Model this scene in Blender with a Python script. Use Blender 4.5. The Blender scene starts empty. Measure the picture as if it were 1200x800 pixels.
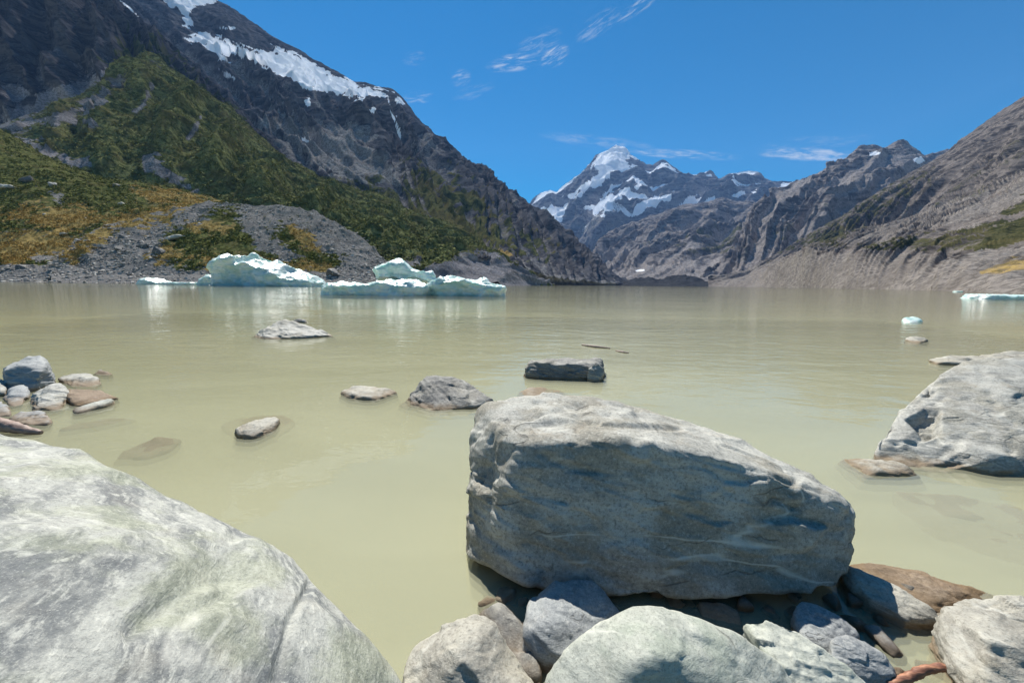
import bpy, bmesh, math, random
import numpy as np
from mathutils import Vector, Matrix

random.seed(4)
RNG = np.random.default_rng(7)
sc = bpy.context.scene
COL = sc.collection
R = math.radians

# ------------------------------------------------------------------ camera
F = 467.0                      # focal length in photograph pixels (1200 wide)
CAM_H = 1.4                    # metres above the lake
PITCH = math.atan((400 - 332.8) / F)
ROLL = 0.0113
fw = np.array([0, math.cos(PITCH), -math.sin(PITCH)])
rt0 = np.array([1.0, 0, 0]); up0 = np.array([0, math.sin(PITCH), math.cos(PITCH)])
rt = math.cos(ROLL) * rt0 + math.sin(ROLL) * up0
up = -math.sin(ROLL) * rt0 + math.cos(ROLL) * up0
CAM = np.array([0, 0, CAM_H])

def ray(px, py):
    px = np.asarray(px, float); py = np.asarray(py, float)
    a = (px - 600) / F; b = (400 - py) / F
    return fw + a[..., None] * rt + b[..., None] * up

def P(px, py, Y):
    """point at distance Y (world y) along the sight line"""
    d = ray(px, py); t = np.asarray(Y, float) / d[..., 1]
    return CAM + d * t[..., None]

def G(px, py, z=0.0):
    """point at height z along the sight line"""
    d = ray(px, py); t = (np.asarray(z, float) - CAM_H) / d[..., 2]
    return CAM + d * t[..., None]

def proj(V):
    d = V - CAM
    w = np.maximum(d @ fw, 1e-3)
    return 600 + F * (d @ rt) / w, 400 - F * (d @ up) / w

cam = bpy.data.cameras.new('camera'); co = bpy.data.objects.new('camera', cam); COL.objects.link(co)
M = Matrix.Identity(4)
for i in range(3):
    M[i][0] = rt[i]; M[i][1] = up[i]; M[i][2] = -fw[i]; M[i][3] = CAM[i]
co.matrix_world = M
cam.sensor_width = 36; cam.sensor_fit = 'HORIZONTAL'; cam.lens = 36 * F / 1200
cam.clip_start = 0.05; cam.clip_end = 60000
sc.camera = co

# ------------------------------------------------------------------ noise
_perm = np.random.default_rng(11).permutation(256).astype(np.int64)
_perm = np.concatenate([_perm, _perm, _perm])
_g = np.random.default_rng(12).normal(size=(256, 3)); _g /= np.linalg.norm(_g, axis=1)[:, None]
_g = _g.astype(np.float32)

def perlin(p):
    p = np.asarray(p, np.float64)
    fl = np.floor(p); f = (p - fl).astype(np.float32); i = fl.astype(np.int64) & 255
    u = f * f * f * (f * (f * 6 - 15) + 10)
    out = 0
    A = [_perm[i[:, 0]], _perm[i[:, 0] + 1]]
    for dx in (0, 1):
        wx = u[:, 0] if dx else 1 - u[:, 0]
        for dy in (0, 1):
            wy = u[:, 1] if dy else 1 - u[:, 1]
            B = _perm[A[dx] + i[:, 1] + dy]
            for dz in (0, 1):
                wz = u[:, 2] if dz else 1 - u[:, 2]
                g = _g[_perm[B + i[:, 2] + dz]]
                dot = g[:, 0] * (f[:, 0] - dx) + g[:, 1] * (f[:, 1] - dy) + g[:, 2] * (f[:, 2] - dz)
                out = out + dot * wx * wy * wz
    return out * 1.5

def fbm(p, octs=5, gain=0.5, lac=2.03):
    p = np.asarray(p, float).copy(); a = 1.0; s = 0
    for k in range(octs):
        s = s + a * perlin(p + 17.3 * k); p = p * lac; a *= gain
    return s

def ridged(p, octs=5, gain=0.5, lac=2.1):
    p = np.asarray(p, float).copy(); a = 1.0; s = 0; w = 1.0
    for k in range(octs):
        r = 1 - np.abs(perlin(p + 9.1 * k)) * 1.9
        r = np.clip(r, 0, 1) ** 1.6 * w
        s = s + a * (r - 0.45); w = np.clip(r * 1.6, 0.15, 1); p = p * lac; a *= gain
    return s

def sst(a, b, x):
    t = np.clip((x - a) / (b - a), 0, 1); return t * t * (3 - 2 * t)

def poly_sd(px, py, poly):
    """signed distance in pixels, positive inside"""
    poly = np.asarray(poly, float); n = len(poly)
    d = np.full(px.shape, 1e18); ins = np.zeros(px.shape, bool)
    for k in range(n):
        a = poly[k]; b = poly[(k + 1) % n]
        ex, ey = b - a
        wx = px - a[0]; wy = py - a[1]
        t = np.clip((wx * ex + wy * ey) / (ex * ex + ey * ey + 1e-9), 0, 1)
        d = np.minimum(d, (wx - ex * t) ** 2 + (wy - ey * t) ** 2)
        c = ((a[1] > py) != (b[1] > py)) & (px < (b[0] - a[0]) * (py - a[1]) / (b[1] - a[1] + 1e-12) + a[0])
        ins ^= c
    d = np.sqrt(d)
    return np.where(ins, d, -d)

# ------------------------------------------------------------------ objects
def mesh_obj(name, V, Fc, mat, parent=None, smooth=True):
    me = bpy.data.meshes.new(name)
    V = np.asarray(V, np.float32)
    Fc = np.asarray(Fc, np.int32)
    k = Fc.shape[1]
    me.vertices.add(len(V)); me.vertices.foreach_set('co', V.ravel())
    me.loops.add(Fc.size); me.loops.foreach_set('vertex_index', Fc.ravel())
    me.polygons.add(len(Fc))
    me.polygons.foreach_set('loop_start', np.arange(0, Fc.size, k, dtype=np.int32))
    me.polygons.foreach_set('loop_total', np.full(len(Fc), k, np.int32))
    me.polygons.foreach_set('use_smooth', np.full(len(Fc), smooth, bool))
    me.update(calc_edges=True); me.validate()
    if mat: me.materials.append(mat)
    o = bpy.data.objects.new(name, me); COL.objects.link(o)
    if parent: o.parent = parent
    return o

def recentre(o, base):
    me = o.data
    n = len(me.vertices); a = np.empty(n * 3, np.float32); me.vertices.foreach_get('co', a)
    a = a.reshape(-1, 3) - np.asarray(base, np.float32)
    me.vertices.foreach_set('co', a.ravel()); me.update(); o.location = base

def tag(o, label=None, cat=None, group=None, kind=None):
    if label: o['label'] = label
    if cat: o['category'] = cat
    if group: o['group'] = group
    if kind: o['kind'] = kind
    return o

# ------------------------------------------------------------------ node helper
class N:
    def __init__(self, mat):
        mat.use_nodes = True; self.t = mat.node_tree; self.t.nodes.clear()
    def n(self, typ, **kw):
        nd = self.t.nodes.new(typ)
        for k, v in kw.items():
            if k.startswith('i_'):
                key = k[2:]
                key = int(key) if key.isdigit() else key.replace('_', ' ')
                self.set(nd.inputs[key], v)
            else: setattr(nd, k, v)
        return nd
    def set(self, sock, v):
        if isinstance(v, bpy.types.NodeSocket): self.t.links.new(v, sock)
        elif isinstance(v, bpy.types.Node): self.t.links.new(v.outputs[0], sock)
        else: sock.default_value = v
    def math(self, op, a, b=0.0, c=0.0, clamp=False):
        nd = self.t.nodes.new('ShaderNodeMath'); nd.operation = op; nd.use_clamp = clamp
        for k, v in enumerate((a, b, c)): self.set(nd.inputs[k], v)
        return nd.outputs[0]
    def mix(self, f, a, b, mode='MIX'):
        nd = self.t.nodes.new('ShaderNodeMix'); nd.data_type = 'RGBA'; nd.blend_type = mode
        self.set(nd.inputs[0], f)
        for k, v in ((6, a), (7, b)):
            if isinstance(v, tuple) and len(v) == 3: v = (*v, 1)
            self.set(nd.inputs[k], v)
        return nd.outputs[2]
    def noise(self, vec, scale, detail=6, rough=0.55, dist=0.0, typ='FBM'):
        nd = self.n('ShaderNodeTexNoise', noise_type=typ)
        self.set(nd.inputs['Vector'], vec)
        nd.inputs['Scale'].default_value = scale; nd.inputs['Detail'].default_value = detail
        nd.inputs['Roughness'].default_value = rough; nd.inputs['Distortion'].default_value = dist
        return nd.outputs[0]
    def ramp(self, f, a, b):
        nd = self.n('ShaderNodeMapRange', interpolation_type='SMOOTHSTEP')
        self.set(nd.inputs[0], f); self.set(nd.inputs[1], a); self.set(nd.inputs[2], b)
        return nd.outputs[0]
    def mapping(self, vec, scale=(1, 1, 1), rot=(0, 0, 0), loc=(0, 0, 0)):
        nd = self.n('ShaderNodeMapping'); self.set(nd.inputs[0], vec)
        nd.inputs['Scale'].default_value = scale; nd.inputs['Rotation'].default_value = rot
        nd.inputs['Location'].default_value = loc
        return nd.outputs[0]
    def bump(self, h, dist, strength=1.0, normal=None):
        nd = self.n('ShaderNodeBump'); self.set(nd.inputs['Height'], h)
        nd.inputs['Distance'].default_value = dist; self.set(nd.inputs['Strength'], strength)
        if normal is not None: self.set(nd.inputs['Normal'], normal)
        return nd.outputs[0]
    def out(self, sh, vol=None):
        o = self.n('ShaderNodeOutputMaterial')
        if sh is not None: self.set(o.inputs[0], sh)
        if vol is not None: self.set(o.inputs[1], vol)

# ------------------------------------------------------------------ terrain material
def terrain_mat(name, s, rock_a, rock_b, scree, green_a=(.028, .042, .012), green_b=(.075, .085, .03), bumpk=1.0):
    """s = metres of one rock feature"""
    m = bpy.data.materials.new(name); n = N(m)
    pos = n.n('ShaderNodeNewGeometry').outputs['Position']
    nrm = n.n('ShaderNodeNewGeometry').outputs['Normal']
    att = n.n('ShaderNodeAttribute', attribute_name='cover')
    sep = n.n('ShaderNodeSeparateColor'); n.set(sep.inputs[0], att.outputs[0])
    att2 = n.n('ShaderNodeAttribute', attribute_name='snow').outputs['Fac']
    big = n.noise(pos, .35 / s, 5, .6)
    mid = n.noise(pos, 1.2 / s, 8, .65, .6)
    fine = n.noise(pos, 6.0 / s, 6, .7)
    strat = n.noise(n.mapping(pos, (.4 / s, .4 / s, 1.6 / s), (R(35), R(38), 0)), 1.0, 7, .66, .8)
    rock = n.mix(n.ramp(strat, .41, .59), rock_a, rock_b)
    rock = n.mix(n.math('MULTIPLY', n.ramp(mid, .5, .64), .6), rock, tuple(c * 1.5 for c in rock_b))
    rock = n.mix(n.math('MULTIPLY', n.ramp(fine, .52, .66), .55), rock, tuple(c * .45 for c in rock_a))
    sc_c = n.mix(n.ramp(fine, .40, .60), tuple(c * .62 for c in scree), tuple(c * 1.25 for c in scree))
    sc_c = n.mix(n.math('MULTIPLY', n.ramp(big, .46, .6), .4), sc_c, tuple(c * .6 for c in rock_b))
    g = n.mix(n.ramp(mid, .42, .58), green_a, green_b)
    g = n.mix(n.math('MULTIPLY', n.ramp(fine, .52, .64), .7), g, tuple(c * .5 for c in green_a))
    g = n.mix(n.math('MULTIPLY', n.ramp(big, .48, .6), .6), g, (.125, .105, .045))
    gold = n.mix(n.ramp(mid, .4, .58), (.19, .14, .052), (.44, .31, .115))
    gold = n.mix(n.math('MULTIPLY', n.ramp(fine, .52, .64), .65), gold, (.06, .06, .02))
    ns = n.math('MULTIPLY', n.math('SUBTRACT', n.math('ADD', n.math('MULTIPLY', mid, .5), n.math('MULTIPLY', fine, .5)), .5), 1.5)
    def cov(ch, lo=.42, hi=.58, k=1.0):
        return n.ramp(n.math('ADD', ch, n.math('MULTIPLY', ns, k)), lo, hi)
    c = n.mix(cov(sep.outputs[2], .35, .65), rock, sc_c)
    c = n.mix(cov(sep.outputs[0], .4, .6), c, g)
    c = n.mix(cov(sep.outputs[1], .35, .65), c, gold)
    sn = cov(att2, .42, .58, .8)
    c = n.mix(sn, c, n.mix(n.ramp(mid, .3, .7), (.88, .90, .93), (.96, .96, .96)))
    h = n.math('ADD', n.math('MULTIPLY', mid, .7), n.math('MULTIPLY', fine, .35))
    h = n.math('MULTIPLY', h, n.math('SUBTRACT', 1.0, n.math('MULTIPLY', sn, .7)))
    b = n.bump(h, s * .32 * bumpk, .8)
    d = n.n('ShaderNodeBsdfDiffuse', i_Color=c, i_Roughness=.6, i_Normal=b)
    n.out(d.outputs[0])
    return m

def g3(name): pass

TERR = {}
def sheet(name, guides, px, rows, mat, back=(0, 0), gully=(100, 20), iso=(150, 20), amp=None, masks=(), seed=0.0,
          skew=0.4, smooth_v=2, octs=6, chute=None, rib=None, spurs=(), snowg=None):
    """terrain lofted through 3-D guide lines (crest first, foot last); guides hold (px, py, Y)"""
    px = np.asarray(px, float); nu = len(px)
    L = []
    for g in guides:
        g = np.asarray(g, float)
        py = np.interp(px, g[:, 0], g[:, 1]); Y = np.interp(px, g[:, 0], g[:, 2])
        if len(g) > 3:
            k = np.ones(9) / 9; Y = np.convolve(np.pad(Y, 4, 'edge'), k, 'valid')
        L.append(P(px, py, Y))
    L[-1][:, 2] = -.6 - .0006 * L[-1][:, 1]
    A = []; W = []
    if back[0] > 0:
        b = L[0] + np.array([0, back[0], 0]); b[:, 2] = L[0][:, 2] - back[1]
        # push away from the camera along the sight line, not just in y
        dirs = L[0] * [1, 1, 0]; dirs = dirs / np.linalg.norm(dirs, axis=1)[:, None]
        b = L[0] + dirs * back[0]; b[:, 2] = np.maximum(L[0][:, 2] - back[1], -20)
        nb = 14
        for k in range(nb):
            t = k / nb; A.append(b * (1 - t) + L[0] * t); W.append(0.6)
    for k in range(len(L) - 1):
        for j in range(rows[k]):
            t = j / rows[k]
            A.append(L[k] * (1 - t) + L[k + 1] * t)
            w0 = 1.0 if amp is None else amp[k]; w1 = 1.0 if amp is None else amp[k + 1]
            W.append(w0 * (1 - t) + w1 * t)
    A.append(L[-1]); W.append(1.0 if amp is None else amp[-1])
    A = np.array(A); W = np.array(W); nv = len(A)
    crest = 14 if back[0] > 0 else 0
    for _ in range(smooth_v):
        B = A.copy(); B[1:-1] = (A[:-2] + 2 * A[1:-1] + A[2:]) / 4
        B[crest] = A[crest]; A = B
    du = np.gradient(A, axis=1); dv = np.gradient(A, axis=0)
    nn = np.cross(du, dv); nn /= np.linalg.norm(nn, axis=2)[..., None] + 1e-9
    nn[nn[..., 2] < 0] *= -1
    s = np.cumsum(np.linalg.norm(du, axis=2), axis=1) ; s -= s[:, :1]
    s = np.tile(s[crest:].mean(axis=0), (nv, 1))
    t = np.cumsum(np.linalg.norm(dv, axis=2), axis=0)
    V = A.reshape(-1, 3)
    gl, ga = gully; il, ia = iso
    q = np.stack([(s + skew * t).ravel() / gl, t.ravel() / (gl * 4.5), np.full(s.size, seed)], 1)
    warp = fbm(V / (gl * 1.6) + seed, 3)
    q[:, 0] += warp * .55
    gn = ridged(q, octs, .40)
    D = ga * gn + ia * .34 * ridged(V / il + seed * 1.7, octs, .50) + ia * .6 * fbm(V / (il * 3) + seed, 3)
    D = D * np.repeat(W, nu) + ia * .10 * fbm(V / (il * .16) + seed, 3) * (np.repeat(W, nu) > .03)
    nv3 = nn.reshape(-1, 3)
    if spurs:
        x0, y0 = proj(V); front = np.repeat(np.arange(nv) >= crest, nu)
        wv = fbm(V / (gl * 2.5) + seed + 7, 4)
        rowf = np.repeat(sst(.02, .28, (np.arange(nv) - crest) / (nv - crest)), nu)
        for (line, wd, h) in spurs:
            ln = np.asarray(line, float); dmin = np.full(len(V), 1e9); tt = np.zeros(len(V)); acc = 0
            tot = np.linalg.norm(np.diff(ln, axis=0), axis=1).sum()
            for a_, b_ in zip(ln[:-1], ln[1:]):
                e = b_ - a_; le = np.linalg.norm(e); t_ = np.clip(((x0 - a_[0]) * e[0] + (y0 - a_[1]) * e[1]) / le ** 2, 0, 1)
                d_ = np.hypot(x0 - a_[0] - e[0] * t_, y0 - a_[1] - e[1] * t_)
                m_ = d_ < dmin; dmin[m_] = d_[m_]; tt[m_] = (acc + t_[m_] * le) / tot; acc += le
            prof = np.clip(1 - dmin / wd * (1 + .5 * wv) + .25 * wv, 0, 1)
            D = D + .85 * h * prof * rowf * sst(0, .22, tt) * (1 - .7 * sst(.6, 1, tt)) * front
    V = V + nv3 * D[:, None] * .75 + np.array([0, 0, 1]) * D[:, None] * .35
    i = np.arange((nv - 1) * nu).reshape(nv - 1, nu)[:, :-1].ravel()
    Fc = np.stack([i, i + nu, i + nu + 1, i + 1], 1)
    o = mesh_obj(name, V, Fc, mat)
    if o.data.polygons[len(Fc) // 2].normal.z < 0: o.data.flip_normals()
    x, y = proj(V)
    C = np.zeros((len(V), 4), np.float32); S = np.zeros(len(V), np.float32)
    wob = fbm(V / (il * .35) + 3.1, 4)
    for (kind, poly, soft, wp, val) in masks:
        if poly is None: mk = np.full(len(V), val)
        elif kind == 'snow': mk = sst(-soft * 1.4, soft * 1.4, poly_sd(x, y, poly) + wob * wp * 1.5 - gn * soft * 1.6) * val
        else: mk = sst(-soft * 1.3, soft * 1.3, poly_sd(x, y, poly) + wob * wp * 1.6) * val
        if kind == 'snow': S = np.maximum(S, mk)
        elif kind == 'bare':
            C[:, :3] *= (1 - mk)[:, None]; S *= (1 - mk)
        else:
            ch = 'ygs'.index(kind) if kind in 'ygs' else 0
            idx = {'g': 0, 'y': 1, 's': 2}[kind]
            others = [k for k in (0, 1, 2) if k != idx]
            for k in others: C[:, k] *= (1 - mk)
            C[:, idx] = np.maximum(C[:, idx], mk)
    def rowval(lst):
        r = [lst[0]] * crest
        for k in range(len(L) - 1):
            r += [lst[k] + (lst[k + 1] - lst[k]) * j / rows[k] for j in range(rows[k])]
        return np.repeat(np.array(r + [lst[-1]]), nu)
    if chute is not None:
        mk = sst(.02, -.32, gn + wob * .12) * rowval(chute)
        C[:, 2] = np.maximum(C[:, 2], mk); C[:, :2] *= (1 - mk)[:, None]
    if snowg is not None:
        S = np.maximum(S, sst(-.10, -.34, gn + wob * .14) * rowval(snowg))
    if rib is not None:
        mk = sst(.1, .45, gn + wob * .25) * rowval(rib) * (S < .3)
        C[:, 0] = np.maximum(C[:, 0], mk)
    C[:, 3] = 1
    a = o.data.attributes.new('cover', 'FLOAT_COLOR', 'POINT'); a.data.foreach_set('color', C.ravel())
    a = o.data.attributes.new('snow', 'FLOAT', 'POINT'); a.data.foreach_set('value', S.astype(np.float32))
    tag(o, kind='structure')
    TERR[name] = (V, x, y, C, nv3)
    return o

def lin(*seg):
    """pixel columns: lin((a,b,n),(b,c,m)...)"""
    out = []
    for a, b, n_ in seg: out.append(np.linspace(a, b, n_, endpoint=False))
    return np.concatenate(out + [[seg[-1][1]]])

# colours
RK_A = (.05, .05, .058); RK_B = (.13, .12, .125)
m_near = terrain_mat('near_moraine_ground', 3.0, (.08, .08, .085), (.19, .185, .18), (.27, .25, .225), (.07, .08, .027), (.19, .19, .07), bumpk=.8)
m_left = terrain_mat('dark_rock_slope', 30, (.032, .033, .040), (.085, .08, .082), (.26, .24, .25))
m_spur = terrain_mat('scrub_slope', 14, (.06, .06, .06), (.15, .145, .14), (.26, .245, .245), (.07, .082, .028), (.21, .215, .088))
m_glac = terrain_mat('glacier_mountain_rock', 45, (.045, .048, .058), (.13, .125, .13), (.28, .265, .25), (.045, .056, .018), (.14, .14, .056))
m_far = terrain_mat('far_peak_rock', 130, (.058, .06, .078), (.21, .205, .21), (.22, .205, .195))
m_mid = terrain_mat('mid_range_rock', 80, (.07, .065, .065), (.27, .24, .22), (.31, .28, .26), (.05, .058, .02), (.12, .115, .045))
m_right = terrain_mat('valley_side_rock', 30, (.06, .052, .047), (.20, .172, .15), (.25, .222, .195), (.04, .044, .018), (.095, .09, .04), bumpk=.6)

# --- far high peak
sheet('snow_peak', [
    [(500, 330, 10500), (600, 262, 10500), (622, 236, 10400), (634, 226, 10300), (645, 222, 10200), (652, 224, 10200), (665, 212, 10000),
     (685, 197, 10000), (700, 182, 10000), (716, 172, 10000), (722, 169.5, 10000), (732, 173, 10000), (742, 181, 9900), (757, 193, 9700), (765, 195, 9600), (775, 188, 9500),
     (782, 190, 9400), (800, 203, 9300), (812, 204, 9200), (832, 200, 9100), (842, 210, 9000), (860, 202, 8900), (878, 199, 8800), (890, 201, 8700), (897, 210, 8700), (915, 212, 8600), (940, 213, 8600), (1000, 205, 8600), (1100, 220, 8600)],
    [(500, 332, 8000), (600, 285, 7900), (650, 262, 7800), (700, 245, 7700), (760, 248, 7500), (850, 240, 7200), (940, 245, 7000), (1100, 260, 7000)],
    [(500, 334, 6000), (600, 325, 6000), (660, 305, 6000), (720, 295, 5900), (800, 290, 5800), (1100, 290, 5800)],
    [(500, 335, 4200), (700, 333, 4200), (1100, 336, 4200)]],
    lin((520, 620, 40), (620, 940, 420), (940, 1080, 40)), (110, 110, 50), m_far, back=(1800, 2200), gully=(620, 210), iso=(800, 210),
    amp=(.2, 1, .45, .05), seed=3.3, skew=1.0, chute=(0.0, 0.5, 0.9, 0.9), spurs=[([(735, 172), (712, 205), (690, 222), (660, 262)], 20, 260), ([(757, 194), (735, 232), (706, 268), (690, 300)], 22, 340), ([(782, 190), (765, 225), (735, 262)], 18, 260), ([(808, 204), (790, 222), (770, 245)], 16, 240), ([(832, 200), (815, 222), (795, 240)], 16, 240), ([(878, 199), (858, 222), (830, 245)], 18, 260), ([(655, 218), (645, 240), (650, 270)], 14, 200), ([(905, 212), (895, 228), (870, 245)], 14, 180)], snowg=(1, .75, 0, 0), masks=[
        ('snow', [(690, 192), (704, 178), (722, 166), (735, 172), (748, 182), (742, 186), (728, 196), (716, 202), (697, 199)], 2.5, 4, 1),
        ('snow', [(672, 226), (692, 210), (716, 200), (714, 212), (695, 220), (678, 229)], 2, 4, 1),
        ('snow', [(664, 229), (674, 224), (676, 232), (668, 233)], 1.5, 2, 1),
        ('snow', [(693, 252), (702, 236), (718, 224), (722, 226), (738, 219), (724, 236), (706, 250)], 2, 4, 1),
        ('snow', [(676, 243), (694, 239), (700, 243), (684, 246)], 1.5, 3, 1),
        ('snow', [(739, 254), (748, 236), (766, 231), (790, 224), (788, 231), (768, 242), (748, 251)], 1.6, 3, 1),
        ('snow', [(636, 250), (648, 244), (662, 243), (658, 260), (650, 266), (642, 258)], 2, 4, 1),
        ('snow', [(627, 232), (640, 221), (652, 222), (640, 230), (630, 238)], 2, 3, 1),
        ('snow', [(630, 250), (637, 242), (640, 244), (634, 252)], 1, 2, 1),
        ('snow', [(742, 218), (750, 214), (752, 218), (746, 221)], 1, 2, 1),
        ('snow', [(796, 240), (808, 233), (816, 229), (812, 238), (802, 242)], 1.2, 2, 1),
        ('snow', [(822, 240), (832, 231), (842, 225), (836, 235)], 1, 2, 1),
        ('snow', [(856, 206), (862, 203), (860, 209)], .8, 1, 1), ('snow', [(858, 229), (872, 224), (874, 228), (862, 232)], 1, 2, 1),
        ('snow', [(880, 225), (886, 222), (888, 226), (882, 228)], 1, 1, 1),
        ('snow', [(921, 219), (932, 212), (942, 213), (934, 222), (928, 223)], 1.4, 2, 1),
        ('snow', [(908, 232), (920, 226), (924, 228), (912, 236)], 1, 2, 1),
        ('s', [(640, 300), (720, 290), (820, 290), (900, 300), (900, 340), (640, 340)], 8, 8, .9)])

# --- middle ridge in front of it
sheet('ridge', [
    [(640, 331, 4200), (680, 312, 4500), (696, 288, 4800), (706, 274, 5000), (726, 267, 5200), (745, 260, 5400), (770, 250, 5600), (782, 246, 5700), (800, 238, 5800), (830, 236, 5800), (848, 232, 5700), (880, 236, 5600), (905, 240, 5500), (940, 240, 5500), (1100, 240, 5500)],
    [(640, 332, 3600), (690, 318, 3700), (740, 300, 3800), (800, 290, 3900), (880, 285, 3900), (1100, 280, 3900)],
    [(640, 333, 2700), (700, 325, 2700), (760, 316, 2700), (850, 312, 2700), (1100, 312, 2700)],
    [(640, 334, 2050), (700, 334.3, 2050), (850, 335.8, 2050), (1100, 339, 2050)]],
    lin((650, 690, 40), (690, 940, 330), (940, 1060, 30)), (80, 60, 40), m_mid, back=(900, 900), gully=(430, 100), iso=(380, 85),
    amp=(.4, .9, .22, .02), seed=8.1, skew=.9, chute=(0.3, 0.8, 0.9, 0.9), rib=(0, 0.4, 0.3, 0), spurs=[([(830, 236), (790, 262), (745, 300)], 18, 150), ([(782, 246), (745, 270), (715, 300)], 14, 130), ([(726, 267), (708, 290), (700, 315)], 12, 110), ([(848, 232), (835, 265), (800, 305)], 18, 150), ([(890, 238), (875, 270), (850, 308)], 16, 140)], masks=[
        ('g', [(800, 285), (850, 265), (900, 270), (900, 305), (830, 310)], 12, 25, .55),
        ('s', [(690, 318), (780, 306), (900, 306), (900, 345), (640, 345)], 5, 8, .9),
        ('s', [(700, 300), (730, 282), (760, 290), (730, 310)], 6, 12, .8),
        ('snow', [(743, 317), (755, 315.5), (756, 317.5), (745, 318)], .5, .5, .9)])

# --- mountain at the right, middle distance
sheet('craggy_mountain', [
    [(790, 325, 3000), (830, 300, 3300), (862, 279, 3600), (880, 262, 3800), (897, 244, 4000), (910, 238, 4100), (925, 224, 4200), (941, 211, 4300), (956, 203, 4400), (971, 198, 4400), (985, 189, 4400), (995, 184, 4400), (1003, 176, 4400), (1009, 172, 4400),
     (1022, 173, 4400), (1036, 173, 4400), (1044, 168, 4400), (1052, 164, 4400), (1062, 166, 4400), (1073, 173, 4400), (1083, 181, 4400), (1096, 179, 4500), (1110, 176, 4600), (1130, 186, 4600), (1200, 200, 4600), (1300, 220, 4600)],
    [(790, 328, 2600), (860, 300, 2700), (920, 262, 2950), (1000, 228, 3050), (1100, 220, 3050), (1300, 240, 3050)],
    [(790, 332, 2300), (860, 318, 2300), (920, 292, 2400), (1000, 270, 2400), (1300, 270, 2400)],
    [(790, 335, 1900), (860, 335.6, 1900), (1300, 341, 1900)]],
    lin((800, 1120, 400), (1120, 1260, 40)), (110, 80, 40), m_mid, back=(900, 900), gully=(420, 75), iso=(320, 80),
    amp=(.3, 1, .5, .03), seed=14.7, skew=.9, chute=(0.4, 1.0, 0.9, 0.9), rib=(0, 0.35, 0.4, 0), spurs=[([(1052, 165), (1020, 205), (975, 250), (935, 300)], 26, 190), ([(1009, 173), (975, 215), (950, 240)], 18, 150), ([(971, 198), (935, 235), (905, 275), (880, 310)], 22, 190), ([(925, 225), (895, 262), (865, 300)], 16, 140), ([(1083, 182), (1040, 225), (1000, 260)], 18, 140)], masks=[
        ('g', [(900, 305), (940, 270), (1000, 235), (1060, 215), (1040, 260), (960, 310)], 12, 25, .55),
        ('s', [(925, 300), (945, 262), (985, 230), (1000, 232), (965, 270), (950, 305)], 6, 10, .9),
        ('s', [(958, 225), (1000, 200), (1050, 195), (1030, 215), (980, 235)], 8, 12, .7),
        ('snow', [(1016, 178), (1030, 177), (1031, 180), (1020, 183)], 1, 1.5, 1),
        ('snow', [(1070, 187), (1080, 183), (1084, 188), (1075, 191)], 1, 1.5, 1)])

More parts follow.
